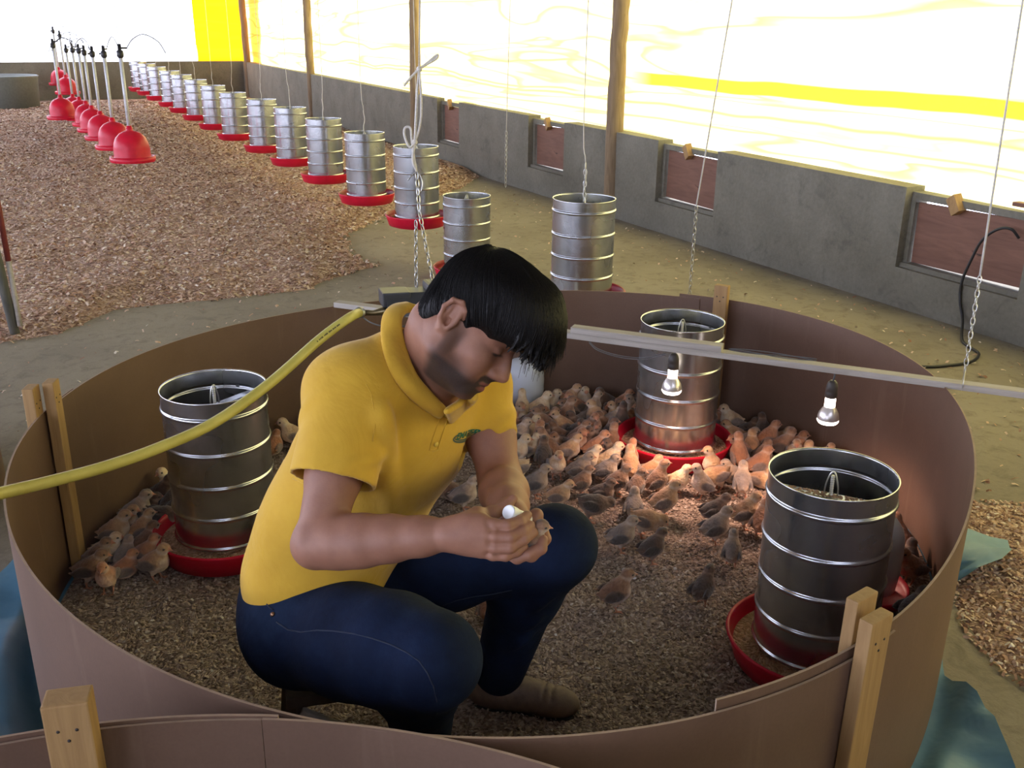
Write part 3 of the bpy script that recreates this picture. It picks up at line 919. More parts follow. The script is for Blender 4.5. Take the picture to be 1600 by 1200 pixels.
def build_head():
    T = HT @ Matrix.Scale(HS, 4)
    Tr = HT
    def s(v): return Vector(v) * HS
    f = Field((-0.30, 1.44, 0.84), (0.08, 1.86, 1.24), 0.0021)
    def E(c, r, k=0.012, sub=False, rot=None):
        f.ellipsoid(s(c), [q * HS for q in r], rot, k, sub, Tr)
    def C(a, b, ra, rb=None, k=0.01, sub=False):
        f.capsule(s(a), s(b), ra * HS, (ra if rb is None else rb) * HS, k, sub, Tr)
    E((0, -0.004, 0.046), (0.076, 0.088, 0.086))
    E((0, 0.038, 0.030), (0.066, 0.056, 0.062), 0.03)
    E((0, 0.030, -0.035), (0.060, 0.062, 0.082), 0.03)
    for sx in (1, -1):
        C((sx * 0.058, 0.000, -0.060), (sx * 0.022, 0.070, -0.094), 0.017, 0.018, 0.028)   # jaw
        C((sx * 0.062, -0.004, -0.020), (sx * 0.058, 0.000, -0.060), 0.014, 0.016, 0.03)
        E((sx * 0.047, 0.060, -0.028), (0.022, 0.026, 0.020), 0.025)                        # cheekbone
        E((sx * 0.032, 0.070, -0.055), (0.020, 0.014, 0.022), 0.02)
        C((sx * 0.050, 0.066, 0.024), (sx * 0.012, 0.090, 0.019), 0.009, 0.009, 0.018)      # brow ridge
        E((sx * 0.033, 0.098, -0.001), (0.017, 0.017, 0.010), 0.012, True)                 # socket
        E((sx * 0.032, 0.0785, -0.001), (0.0165, 0.0135, 0.0125), 0.004)                    # lowered eyelid over the eyeball
        E((sx * 0.0125, 0.1010, -0.0420), (0.0100, 0.0120, 0.0085), 0.006)                  # nostril wing
    C((0, 0.088, 0.014), (0, 0.110, -0.024), 0.0095, 0.0108, 0.012)                         # nose bridge
    C((0, 0.080, 0.012), (0, 0.090, -0.046), 0.013, 0.015, 0.010)
    E((0, 0.1145, -0.0375), (0.0118, 0.0135, 0.0115), 0.010)                                # tip
    C((0, 0.108, -0.047), (0, 0.097, -0.056), 0.005, 0.006, 0.008)
    E((0, 0.077, -0.098), (0.025, 0.019, 0.018), 0.022)                                     # chin
    E((0, 0.084, -0.071), (0.026, 0.015, 0.018), 0.018)                                     # mouth mound
    for sx in (1, -1):
        C((sx * 0.028, 0.0830, -0.0725), (sx * 0.010, 0.0965, -0.0675), 0.0035, 0.0055, 0.006)
        C((sx * 0.010, 0.0965, -0.0675), (0, 0.0975, -0.0680), 0.0055, 0.0050, 0.006)
        C((sx * 0.026, 0.0835, -0.0755), (0, 0.0965, -0.0795), 0.0040, 0.0060, 0.006)
        C((sx * 0.030, 0.0860, -0.0730), (sx * 0.012, 0.1000, -0.0728), 0.0014, 0.0016, 0.003, True); C((sx * 0.012, 0.1000, -0.0728), (0, 0.1035, -0.0735), 0.0016, 0.0016, 0.003, True)
    # ears: rolled rim, hollow, lobe
    for sx in (1, -1):
        rim = [(0.0765, 0.008, 0.012), (0.080, 0.004, 0.026), (0.085, -0.009, 0.034), (0.089, -0.024, 0.028), (0.089, -0.030, 0.010), (0.085, -0.026, -0.010), (0.080, -0.014, -0.026), (0.0765, -0.004, -0.031)]
        pts = [tuple(s((sx * a, b, c))) for a, b, c in rim]
        E((sx * 0.079, -0.012, 0.003), (0.0065, 0.019, 0.032), 0.004, False, Matrix.Rotation(-0.25 * sx, 3, 'Z'))
        E((sx * 0.0865, -0.013, 0.004), (0.0055, 0.0125, 0.022), 0.003, True, Matrix.Rotation(-0.25 * sx, 3, 'Z'))
        f.chain([Vector(q) for q in pts], [q * HS for q in (0.0035, 0.0042, 0.0046, 0.0046, 0.0042, 0.0042, 0.0050, 0.0052)], 0.004, Tr)
        C((sx * 0.081, -0.020, 0.022), (sx * 0.082, -0.021, -0.006), 0.003, 0.003, 0.004)
        E((sx * 0.077, 0.001, -0.004), (0.0055, 0.0050, 0.0075), 0.004)
        E((sx * 0.0800, -0.010, -0.010), (0.0060, 0.0060, 0.0080), 0.003, True)
    # neck
    nk0 = T @ Vector((0, -0.035, -0.045)); 
    f.capsule(nk0, NECK + Vector((0.0, 0.0, -0.02)), 0.056, 0.062, 0.03)
    f.capsule(T @ Vector((0, 0.01, -0.075)), NECK + CH_F * 0.035 + Vector((0, 0, -0.035)), 0.040, 0.052, 0.035)
    f.capsule(T @ Vector((0.055, -0.02, -0.03)), NECK + CH_F * 0.055 + Vector((0.0, 0.0, -0.06)), 0.014, 0.012, 0.02)
    return f
def pigment(P):
    q = np_local(P, HT) / HS
    c = np.zeros((len(P), 3), np.float32)
    x, y, z = q[:, 0], q[:, 1], q[:, 2]
    ax = np.abs(x)
    near = (sstep(0.16, 0.13, np.sqrt((q ** 2).sum(1))))
    lip = np.clip(ell_mask(q, (0, 0.094, -0.0675), (0.027, 0.016, 0.0052), 0.25) + ell_mask(q, (0, 0.094, -0.0785), (0.025, 0.016, 0.0064), 0.25), 0, 1)
    c[:, 0] = lip
    # beard along jaw, chin and moustache; thinner on the cheek and the throat
    jawline = sstep(-0.048, -0.078, z - 0.10 * (0.06 - y)) * sstep(-0.02, 0.012, y) * sstep(-0.135, -0.118, z)
    cheek = sstep(-0.030, -0.062, z + 0.25 * (y - 0.03)) * sstep(-0.015, 0.02, y) * sstep(0.030, 0.050, ax + 0.35 * (0.09 - y))
    side = sstep(0.02, -0.02, z) * sstep(-0.006, 0.008, y) * sstep(0.036, 0.020, y) * sstep(0.050, 0.060, ax)
    must = ell_mask(q, (0, 0.098, -0.0580), (0.033, 0.030, 0.0085), 0.3) + ell_mask(q - np.array([0, 0, 0]), (0.029, 0.085, -0.073), (0.007, 0.014, 0.015), 0.4) + ell_mask(q, (-0.029, 0.085, -0.073), (0.007, 0.014, 0.015), 0.4)
    b = np.clip(np.maximum.reduce([jawline * 1.0, cheek * 0.62, side * 0.68, must * 1.1]), 0, 1) * near
    thr = ell_mask(q, (0, 0.04, -0.115), (0.06, 0.06, 0.03), 0.5) * 0.6
    c[:, 1] = np.clip(np.maximum(b, thr) * (1 - lip), 0, 0.97)
    brow = np.zeros(len(P))
    for sx in (1, -1):
        for i in range(7):
            t = i / 6
            brow = np.maximum(brow, ell_mask(q, (sx * (0.014 + 0.038 * t), 0.094 - 0.030 * t * t, 0.0205 + 0.0065 * math.sin(t * 2.4)), (0.008, 0.014, 0.0048), 0.4))
        lash = ell_mask(q, (sx * 0.0330, 0.0880, -0.0070), (0.0185, 0.013, 0.0036), 0.35)
        brow = np.maximum(brow, lash)
    c[:, 2] = np.clip(brow, 0, 0.95) * near
    return c

def build_arms():
    out = []
    f = Field((-0.42, 1.25, 0.64), (0.06, 1.78, 1.02), 0.0024)
    f.chain([SH_R, SH_R.lerp(EL_R, 0.55), EL_R], [0.053, 0.047, 0.0385], 0.02)
    fore = (WR_R - EL_R)
    f.chain([EL_R + fore * q for q in (0, 0.18, 0.36, 0.58, 0.80, 1.0)], [0.0385, 0.0425, 0.0420, 0.0365, 0.0305, 0.0265], 0.02)
    f.ellipsoid(EL_R + Vector((-0.010, 0.006, -0.004)), (0.033, 0.033, 0.033), None, 0.02)
    right_hand(f)
    out.append(f)
    g = Field((-0.12, 1.34, 0.62), (0.12, 2.0, 1.0), 0.0024)
    g.chain([SH_L, SH_L.lerp(EL_L, 0.55), EL_L], [0.052, 0.047, 0.041], 0.02)
    fore = (WR_L - EL_L)
    g.chain([EL_L, EL_L + fore * 0.3, EL_L + fore * 0.7, WR_L], [0.041, 0.044, 0.034, 0.0265], 0.02)
    left_hand(g)
    out.append(g)
    t = Field((-0.60, 1.40, 0.30), (0.10, 2.05, 1.02), 0.008)
    t.chain([PELV, PELV.lerp(NECK, 0.45), PELV.lerp(NECK, 0.8), NECK], [0.105, 0.105, 0.110, 0.055], 0.04)
    t.capsule(SH_R, SH_L, 0.060, 0.060, 0.05)
    t.capsule(HIP_R, HIP_L, 0.085, 0.085, 0.05)
    t.chain([HIP_R, HIP_R.lerp(KNEE_R, 0.3)], [0.07, 0.06], 0.03); t.chain([HIP_L, HIP_L.lerp(KNEE_L, 0.3)], [0.07, 0.06], 0.03)
    out.append(t)
    return out
def finger(f, pts, r0, r1, k=0.0022):
    n = len(pts)
    f.chain(pts, [r0 + (r1 - r0) * i / (n - 1) for i in range(n)], k)
    for i in range(1, n - 1):   # knuckle
        f.ellipsoid(pts[i], [(r0 + (r1 - r0) * i / (n - 1)) * 1.04] * 3, None, k)
def right_hand(f):
    # back of the hand faces the camera; fingers close over the chick and the bottle
    w = WR_R
    kn = [at(756, 816, 1.566), at(758, 834, 1.558), at(757, 850, 1.560), at(752, 862, 1.568)]
    for q, r in zip(kn, (0.0130, 0.0125, 0.0120, 0.0110)):
        f.capsule(w.lerp(q, 0.08), q, 0.0200, r, 0.014)
    f.ellipsoid(at(734, 834, 1.576), (0.028, 0.018, 0.034), None, 0.02)
    finger(f, [kn[0], at(772, 820, 1.560), at(793, 821, 1.558), at(812, 814, 1.572), at(824, 805, 1.588)], 0.0112, 0.0080)
    finger(f, [kn[1], at(774, 839, 1.553), at(797, 840, 1.549), at(817, 830, 1.562), at(829, 821, 1.577)], 0.0108, 0.0080)
    finger(f, [kn[2], at(774, 856, 1.555), at(797, 856, 1.551), at(819, 843, 1.561), at(834, 832, 1.575)], 0.0104, 0.0078)
    finger(f, [kn[3], at(770, 868, 1.563), at(790, 869, 1.560), at(806, 863, 1.565), at(819, 855, 1.573)], 0.0092, 0.0074)
    # thumb from the side of the palm near its base, closing behind the bottle
    f.capsule(w.lerp(at(745, 815, 1.585), 0.4), at(746, 806, 1.594), 0.0200, 0.0160, 0.016)
    finger(f, [at(744, 808, 1.592), at(768, 803, 1.610), at(790, 793, 1.622), at(802, 779, 1.628)], 0.0140, 0.0078, 0.005)
def left_hand(f):
    # palm up below the right hand, cupping the chick; finger ends curl up at the far side
    w = WR_L
    pc = at(806, 846, 1.612)
    f.capsule(w, at(806, 838, 1.625), 0.025, 0.022, 0.02)
    f.ellipsoid(pc, (0.036, 0.034, 0.016), None, 0.02)
    finger(f, [at(788, 862, 1.592), at(808, 872, 1.578), at(826, 866, 1.572), at(836, 859, 1.574)], 0.0105, 0.0085)
    finger(f, [at(804, 858, 1.592), at(830, 868, 1.580), at(845, 857, 1.578), at(848, 844, 1.584)], 0.0115, 0.0092)
    finger(f, [at(818, 850, 1.602), at(842, 856, 1.600), at(852, 842, 1.606), at(849, 828, 1.614)], 0.0112, 0.0088)
    finger(f, [at(820, 838, 1.620), at(838, 838, 1.626), at(846, 824, 1.632), at(842, 812, 1.638)], 0.0105, 0.0082)
    finger(f, [at(806, 815, 1.640), at(826, 812, 1.640), at(838, 805, 1.630), at(834, 814, 1.622)], 0.0130, 0.0088, 0.005)

def hair_field():
    T = HT
    f = Field((-0.27, 1.44, 0.90), (0.16, 1.86, 1.27), 0.0024)
    def s(v): return Vector(v) * HS
    def E(c, r, k=0.01, sub=False): f.ellipsoid(s(c), [q * HS for q in r], None, k, sub, T)
    E((0, -0.003, 0.050), (0.085, 0.089, 0.092))
    E((0, 0.045, 0.078), (0.077, 0.092, 0.066), 0.03)
    E((0, 0.090, 0.070), (0.066, 0.066, 0.058), 0.03)
    E((0, -0.050, -0.010), (0.064, 0.039, 0.058), 0.025)
    for sx in (1, -1): E((sx * 0.036, 0.060, 0.072), (0.049, 0.078, 0.062), 0.03)
    # clear the face, the ears and the throat
    E((0, 0.105, -0.065), (0.120, 0.090, 0.105), 0.006, True)
    for sx in (1, -1):
        E((sx * 0.092, -0.008, -0.014), (0.024, 0.031, 0.046), 0.006, True)
        E((sx * 0.080, 0.050, -0.034), (0.030, 0.036, 0.052), 0.006, True)
    f.plane_cut(tuple(T @ s((0, -0.06, -0.064))), T.to_3x3() @ Vector((0, 0.45, -1)), 0.008)
    rng = random.Random(4)
    for q in range(-4, 5):
        x = q * 0.0125; c_ = math.cos(q * 0.19)
        f.chain([s((x, 0.100 * c_, 0.100)), s((x, 0.128 * c_, 0.074)), s((x * 1.1, 0.142 * c_, 0.044)), s((x * 1.1, 0.148 * c_, 0.026))], [0.020, 0.019, 0.013, 0.006], 0.008, T)
    # locks: from the crown whorl down over the skull, the fringe falling past the forehead
    crown = Vector((0.006, -0.050, 0.122))
    for i in range(340):
        a = -math.pi + 2 * math.pi * (i + rng.random()) / 340
        sa, ca = math.sin(a), math.cos(a)
        o = rng.uniform(-0.001, 0.0035); w = rng.uniform(-0.006, 0.006)
        if abs(a) < 1.05:
            cf = max(ca, 0.05) ** 0.7
            tip = rng.uniform(0.014, 0.036)
            P = [crown, Vector((0.045 * sa, 0.020, 0.138)), Vector((0.070 * sa + w, 0.085 * cf + 0.012, 0.140 - 0.02 * abs(sa))), Vector((0.083 * sa + w, 0.142 * cf, 0.098 - 0.015 * abs(sa))),
                 Vector((0.088 * sa + w, 0.158 * cf, 0.056)), Vector((0.084 * sa + 1.8 * w, 0.160 * cf + rng.uniform(-0.012, 0.008), tip))]
            pts = spline(P, 4)
        else: continue
        pts = [s(p + (p - Vector((0, 0.0, 0.04))).normalized() * o) for p in pts]
        n = len(pts)
        rad = [(0.0046 - 0.0029 * (q / (n - 1)) ** 2.2) * HS for q in range(n)]
        f.chain(pts, rad, 0.0020, T)
    # sideburn
    for sx in (1, -1):
        f.capsule(s((sx * 0.073, 0.014, 0.035)), s((sx * 0.0665, 0.020, 0.000)), 0.009 * HS, 0.004 * HS, 0.006, False, T)
    return f

def hair_strands(hair):
    from mathutils.bvhtree import BVHTree
    me = hair.data
    tree = BVHTree.FromPolygons([v.co for v in me.vertices], [tuple(p.vertices) for p in me.polygons])
    T3 = HT.to_3x3(); rng = random.Random(12)
    c0 = HT @ (Vector((0, 0.012, 0.050)) * HS)
    ax = Vector((0.03, -0.50, 0.86)).normalized()          # whorl on the crown
    fx = Vector((0, 0.86, 0.50)).normalized(); fx = (fx - ax * fx.dot(ax)).normalized(); sx = fx.cross(ax)
    down = Vector((0, 0, -1))
    mb = MB()
    for i in range(4700):
        a = rng.uniform(-math.pi, math.pi) if i < 2500 else rng.uniform(-1.1, 1.1)
        front = abs(a) < 1.15
        th0 = rng.uniform(0.10, 0.75); th1 = th0 + rng.uniform(0.8, 1.5)
        th1 = min(th1, 2.55 if front else 2.3)
        sw = rng.uniform(-0.05, 0.05) + (0.16 * math.sin(a) if not front else -0.05 * a)
        pts = []; n = 11
        lift = rng.uniform(0.0002, 0.0022)
        for j in range(n):
            t = j / (n - 1); th = th0 + (th1 - th0) * t; aa = a - sw * t * (1 if abs(a) > 0.5 else 1)
            d = T3 @ (ax * math.cos(th) + (fx * math.cos(aa) + sx * math.sin(aa)) * math.sin(th))
            h = tree.ray_cast(c0 + d * 0.30, -d, 0.29)
            if h[0] is None or (h[0] - c0).length < 0.045: break
            if pts and (h[0] - pts[-1]).length > 0.045: break
            pts.append(h[0] + d * lift * (1 - 0.3 * t))
        if len(pts) < 4: continue
        if front and (pts[-1] - HT @ (Vector((0, 0.15, 0.03)) * HS)).length < 0.075 and th1 > 1.5:
            tan = (pts[-1] - pts[-2]).normalized()
            L = rng.uniform(0.006, 0.034)
            pts.append(pts[-1] + (tan * 0.7 + down * 0.5) * L * 0.5); pts.append(pts[-1] + (tan * 0.4 + down * 0.8) * L * 0.6)
        m = len(pts)
        mb.tube(pts, [(0.00085 if i < 2500 else 0.0011) * (1 - 0.75 * (q / (m - 1)) ** 2) for q in range(m)], 3, 0, False)
    return mb.build('hair_strands', [HAIR], hair)

def fold(f, pts, r, k=0.012, sub=False): f.chain([Vector(q) for q in pts], [r] * len(pts), k, None, sub)

def build_shirt():
    f = Field((-0.62, 1.32, 0.30), (0.14, 2.10, 1.10), 0.0042)
    mid = PELV.lerp(NECK, 0.42) - CH_F * 0.005
    ch = PELV.lerp(NECK, 0.74) + CH_F * 0.012
    L = _chest_left
    # trunk: three broad ellipsoids blended along the spine
    Rt = Matrix((L, CH_F, L.cross(CH_F))).transposed()
    f.ellipsoid(PELV + Vector((0.0, 0.0, 0.045)), (0.165, 0.135, 0.120), Rt, 0.06)
    f.ellipsoid(mid, (0.158, 0.122, 0.170), Rt, 0.07)
    f.ellipsoid(ch, (0.172, 0.122, 0.150), Rt, 0.07)
    f.capsule(SH_R + Vector((0, 0, 0.0)), SH_L, 0.066, 0.066, 0.06)
    f.capsule(NECK + Vector((0, 0, -0.035)), NECK + (HT @ Vector((0, -0.03, -0.07)) - NECK) * 0.20, 0.070, 0.060, 0.05)
    f.capsule(at(618, 548, 1.77), at(524, 606, 1.745), 0.040, 0.050, 0.045)
    # back bulge and the hem that hangs over the belt
    f.ellipsoid(PELV.lerp(NECK, 0.55) - CH_F * 0.05, (0.150, 0.095, 0.200), Rt, 0.06)
    f.ellipsoid(PELV.lerp(NECK, 0.27) - CH_F * 0.050 - L * 0.030, (0.140, 0.100, 0.170), Rt, 0.05)
    # sleeves
    for S_, E_, ln, r0, r1 in ((SH_R, EL_R, 0.60, 0.079, 0.074), (SH_L, EL_L, 0.56, 0.056, 0.053)):
        ax = (E_ - S_)
        end = S_ + ax * ln
        f.chain([S_, end], [r0, r1], 0.028)
        f.capsule(end - ax.normalized() * 0.035, end + ax.normalized() * 0.0, r1 + 0.0022, r1 + 0.0022, 0.002)   # cuff band
        n = ax.normalized()
        bl = r1 + 0.02
        lo = [min(end[i], (end + n * 0.12)[i]) - bl for i in range(3)]; hi = [max(end[i], (end + n * 0.12)[i]) + bl for i in range(3)]
        d = Field.plane_cut
        # square the cuff end: remove the round cap beyond the cuff plane
        cut_beyond(f, end, n, r1 + 0.024)
        f.capsule(end + n * 0.02, end - n * 0.018, r1 - 0.004, r1 - 0.006, 0.002, True)
    # neck opening
    nd = ((HT @ Vector((0, -0.03, -0.06))) - NECK).normalized()
    f.capsule(NECK + nd * 0.02, NECK + nd * 0.16, 0.058, 0.060, 0.006, True)
    f.capsule(NECK + CH_F * 0.045 + Vector((0, 0, -0.01)), NECK + CH_F * 0.12 + nd * 0.08, 0.048, 0.050, 0.006, True)
    # cloth folds
    ap = SH_R.lerp(EL_R, 0.42) + CH_F * 0.062
    for i, (dx, dz) in enumerate(((0.05, -0.06), (0.09, -0.13))):
        a = SH_R + CH_F * 0.075 + Vector((0.01, -0.02, 0.02 - 0.02 * i))
        b = mid + CH_F * 0.115 + L * (-0.04 + 0.035 * i) + Vector((0, 0, 0.10 - 0.07 * i))
        fold(f, spline([a, a.lerp(b, 0.5) + CH_F * 0.004, b - CH_F * 0.006], 6), 0.007, 0.03)
    for i in range(3):
        c = PELV.lerp(NECK, 0.25 + 0.16 * i) - CH_F * 0.085 - L * 0.105
        fold(f, spline([c + Vector((0, 0, 0.05)), c - L * 0.004, c + CH_F * 0.10 + Vector((0, 0, -0.05 - 0.02 * i))], 6), 0.006, 0.02, i % 2 == 0)
    for S_, E_ in ((SH_R, EL_R), (SH_L, EL_L)):
        ax = (E_ - S_); n = ax.normalized(); o = n.orthogonal().normalized(); o2 = n.cross(o)
        for j in range(3):
            c = S_ + ax * (0.22 + 0.1 * j)
            ang = 0.6 + 1.9 * j
            pts = [c + (o * math.cos(ang + u) + o2 * math.sin(ang + u)) * (0.070 if S_ is SH_R else 0.049) + n * (0.04 * u) for u in (-0.9, -0.3, 0.3, 0.9)]
            fold(f, spline(pts, 4), 0.005, 0.016, j == 1)
    return f
def cut_beyond(f, p, n, rad):
    """flatten the end of a sleeve at plane p with normal n inside a local cylinder"""
    p_ = np.array(p, np.float32); n_ = np.array(n, np.float32)
    lo = np.minimum(p_, p_ + n_ * 0.09) - rad; hi = np.maximum(p_, p_ + n_ * 0.09) + rad
    bl = f.block(lo, hi); sl, X, Y, Z = bl
    t = (X - p_[0]) * n_[0] + (Y - p_[1]) * n_[1] + (Z - p_[2]) * n_[2]
    r = np.sqrt(np.maximum((X - p_[0]) ** 2 + (Y - p_[1]) ** 2 + (Z - p_[2]) ** 2 - t * t, 0))
    d = np.maximum(np.maximum(-t, t - 0.085), r - rad)
    f.D[sl] = np.maximum(f.D[sl], -d)

def build_jeans():
    f = Field((-0.64, 1.20, 0.04), (0.26, 2.12, 0.72), 0.0046)
    f.capsule(HIP_R, HIP_L, 0.108, 0.108, 0.05)
    f.ellipsoid(PELV + Vector((-0.015, 0, 0.0)), (0.150, 0.160, 0.120), None, 0.05)
    f.chain([HIP_R, HIP_R.lerp(KNEE_R, 0.45), HIP_R.lerp(KNEE_R, 0.75), KNEE_R], [0.104, 0.104, 0.100, 0.080], 0.04)
    f.chain([HIP_L, HIP_L.lerp(KNEE_L, 0.45), KNEE_L], [0.100, 0.090, 0.070], 0.04)
    for K, A in ((KNEE_R, ANK_R), (KNEE_L, ANK_L)):
        f.ellipsoid(K, (0.078, 0.076, 0.076), None, 0.03)
        b = (A - K)
        back = Vector((-0.02, 0.01, 0))
        f.chain([K + Vector((0, 0, -0.01)), K + b * 0.35 + back, A + Vector((0, 0, 0.0))], [0.078, 0.076, 0.060], 0.035)
        cut_beyond(f, A + b.normalized() * 0.030, b.normalized(), 0.085)
    # creases behind the knee, at the hip, along the thigh
    rng = random.Random(9)
    for H_, K, A in ((HIP_R, KNEE_R, ANK_R), (HIP_L, KNEE_L, ANK_L)):
        t = (K - H_).normalized(); sh = (A - K).normalized()
        side = t.cross(sh).normalized()
        if side.y > 0: side = -side
        inner = (sh - t).normalized()
        for i in range(5):
            c = K + inner * 0.052 - t * (0.01 + 0.02 * i) + side * 0.045
            fold(f, spline([c - inner * 0.02 + side * 0.012, c + side * 0.016, c + inner * 0.03], 4), 0.005, 0.014)
        for i in range(4):
            c = H_ + t * (0.05 + 0.03 * i) + Vector((0, 0, 0.088)) 
            fold(f, spline([c + side * 0.075 - Vector((0, 0, 0.05)), c + side * 0.01, c - side * 0.06 - Vector((0, 0, 0.03))], 4), 0.005, 0.016, i % 2 == 0)
        for i in range(3):
            c = K + sh * (0.10 + 0.07 * i)
            fold(f, spline([c + side * 0.066 - inner * 0.02, c + side * 0.070 + inner * 0.01 + sh * 0.01, c + side * 0.05 + inner * 0.05 + sh * 0.03], 4), 0.004, 0.018)
    return f
def shoe_field(ank, toe_dir, L=0.88):
    f = Field(ank - Vector((0.20, 0.34, 0.14)), ank + Vector((0.34, 0.26, 0.12)), 0.0042)
    t = Vector((toe_dir[0], toe_dir[1], 0)).normalized(); sd = Vector((-t.y, t.x, 0)); z0 = 0.0
    heel = Vector((ank.x, ank.y, 0)) - t * 0.055
    R = Matrix((t, sd, Vector((0, 0, 1)))).transposed()
    f.ellipsoid(heel + t * (0.035 * L) + Vector((0, 0, 0.045)), (0.062, 0.041, 0.048), R, 0.03)
    f.ellipsoid(heel + t * (0.12 * L) + Vector((0, 0, 0.043)), (0.080, 0.045, 0.042), R, 0.03)
    f.ellipsoid(heel + t * (0.215 * L) + Vector((0, 0, 0.034)), (0.062, 0.045, 0.034), R, 0.03)
    f.capsule(heel + t * (0.05 * L) + Vector((0, 0, 0.06)), Vector((ank.x, ank.y, 0.15)), 0.044, 0.047, 0.025)
    f.plane_cut((0, 0, 0.012), (0, 0, -1), 0.003)
    # vamp crease
    for i in range(2):
        c = heel + t * (0.165 + 0.02 * i) + Vector((0, 0, 0.075 - 0.004 * i))
        f.chain([c - sd * 0.035 - Vector((0, 0, 0.012)), c, c + sd * 0.035 - Vector((0, 0, 0.012))], [0.0025] * 3, 0.006, None, True)
    g = Field(ank - Vector((0.20, 0.34, 0.14)), ank + Vector((0.34, 0.26, 0.12)), 0.0050)
    g.ellipsoid(heel + t * (0.04 * L) + Vector((0, 0, 0.010)), (0.066, 0.044, 0.024), R, 0.03)
    g.ellipsoid(heel + t * (0.13 * L) + Vector((0, 0, 0.010)), (0.080, 0.045, 0.024), R, 0.03)
    g.ellipsoid(heel + t * (0.215 * L) + Vector((0, 0, 0.010)), (0.066, 0.048, 0.024), R, 0.03)
    g.plane_cut((0, 0, 0.002), (0, 0, -1), 0.001); g.plane_cut((0, 0, 0.017), (0, 0, 1), 0.002)
    return f, g

def polo_mat():
    m, nt, p = new_mat('yellow_pique_cotton')
    v = obj_vec(nt)
    f = noise(nt, 14, 4, 0.6, v)
    c = ramp(nt, f, [(0.3, (0.57, 0.33, 0.022)), (0.7, (0.64, 0.385, 0.030))])
    nt.links.new(c, p.inputs['Base Color']); p.inputs['Roughness'].default_value = 0.88
    p.inputs['Sheen Weight'].default_value = 0.15
    w = N(nt, 'ShaderNodeTexVoronoi'); w.inputs['Scale'].default_value = 700; nt.links.new(v, w.inputs['Vector'])
    n2 = noise(nt, 9, 4, 0.5, v, 0.8)
    mx = N(nt, 'ShaderNodeMath', operation='MULTIPLY_ADD'); nt.links.new(w.outputs['Distance'], mx.inputs[0]); mx.inputs[1].default_value = 0.012; nt.links.new(n2, mx.inputs[2])
    bump(nt, p, mx.outputs[0], 0.40, 0.018)
    return m
def denim_mat():
    m, nt, p = new_mat('dark_blue_denim')
    v = obj_vec(nt)
    f = noise(nt, 7, 5, 0.65, v)
    w = N(nt, 'ShaderNodeTexWave'); w.inputs['Scale'].default_value = 220; w.inputs['Distortion'].default_value = 3; nt.links.new(v, w.inputs['Vector'])
    c = ramp(nt, f, [(0.32, (0.0040, 0.0078, 0.021)), (0.55, (0.0070, 0.0140, 0.038)), (0.78, (0.016, 0.031, 0.068))])
    c2 = mixc(nt, 0.16, c, w.outputs['Color'], 'OVERLAY')
    nt.links.new(c2, p.inputs['Base Color']); p.inputs['Roughness'].default_value = 0.9
    p.inputs['Specular IOR Level'].default_value = 0.15
    bump(nt, p, noise(nt, 40, 5, 0.6, v), 0.4, 0.006)
    return m
def hair_mat():
    m, nt, p = new_mat('black_hair')
    v = obj_vec(nt, (1, 1, 1))
    f = noise(nt, 240, 3, 0.6, v, 0.6)
    nt.links.new(ramp(nt, f, [(0.3, (0.0025, 0.0022, 0.002)), (0.75, (0.009, 0.007, 0.006))]), p.inputs['Base Color'])
    p.inputs['Roughness'].default_value = 0.42
    p.inputs['Specular IOR Level'].default_value = 0.22
    bump(nt, p, f, 0.35, 0.003)
    return m
POLO, DENIM, HAIR = polo_mat(), denim_mat(), hair_mat()
SHOE_LEATHER = flat_mat('brown_suede', (0.19, 0.135, 0.10), 0.7, 0, 0.2, 40, 0.25)
SOLE_RUBBER = flat_mat('dark_rubber', (0.02, 0.017, 0.015), 0.8)

def ray_hit(o, org, d):
    """first hit of a ray on a mesh object sitting at the world origin"""
    ok, loc, nrm, _ = o.ray_cast(Vector(org), Vector(d).normalized())
    return (loc, nrm) if ok else (None, None)

def build_person():
    body = sdf_obj('person', [build_head()] + build_arms(), [SKIN], None, {'pigment': pigment})
    tag(body, 'man with black hair and short beard in a yellow polo shirt and jeans, seated', 'person')
    hr = sdf_obj('hair', [hair_field()], [HAIR], body, None, 1)
    tag(hair_strands(hr), kind='stuff')
    shirt = sdf_obj('polo_shirt', [build_shirt()], [POLO], body, None, 2)
    jeans = sdf_obj('jeans', [build_jeans()], [DENIM], body, None, 2)
    polo_details(shirt)
    jeans_details(jeans)
    for A, td in ((ANK_L, (0.98, -0.2)), (ANK_R, (0.80, -0.60))):
        up, so = shoe_field(A, td)
        sh = sdf_obj('shoe', [up], [SHOE_LEATHER], body, None, 2)
        sdf_obj('sole', [so], [SOLE_RUBBER], sh, None, 1)
    return body
def ribbon_on(o, pix, width, thick, mb, mi=0):
    """a raised stitched strip following photo-surveyed points on the cloth"""
    pts = []
    for u, v in pix:
        d = (_F + _R * ((u - 800) / CAM_F) - _U * ((v - 600) / CAM_F))
        l, n = ray_hit(o, CPOS, d)
        if l is not None: pts.append(l + n * thick)
    if len(pts) > 2: mb.tube(pts, width, 6, mi)
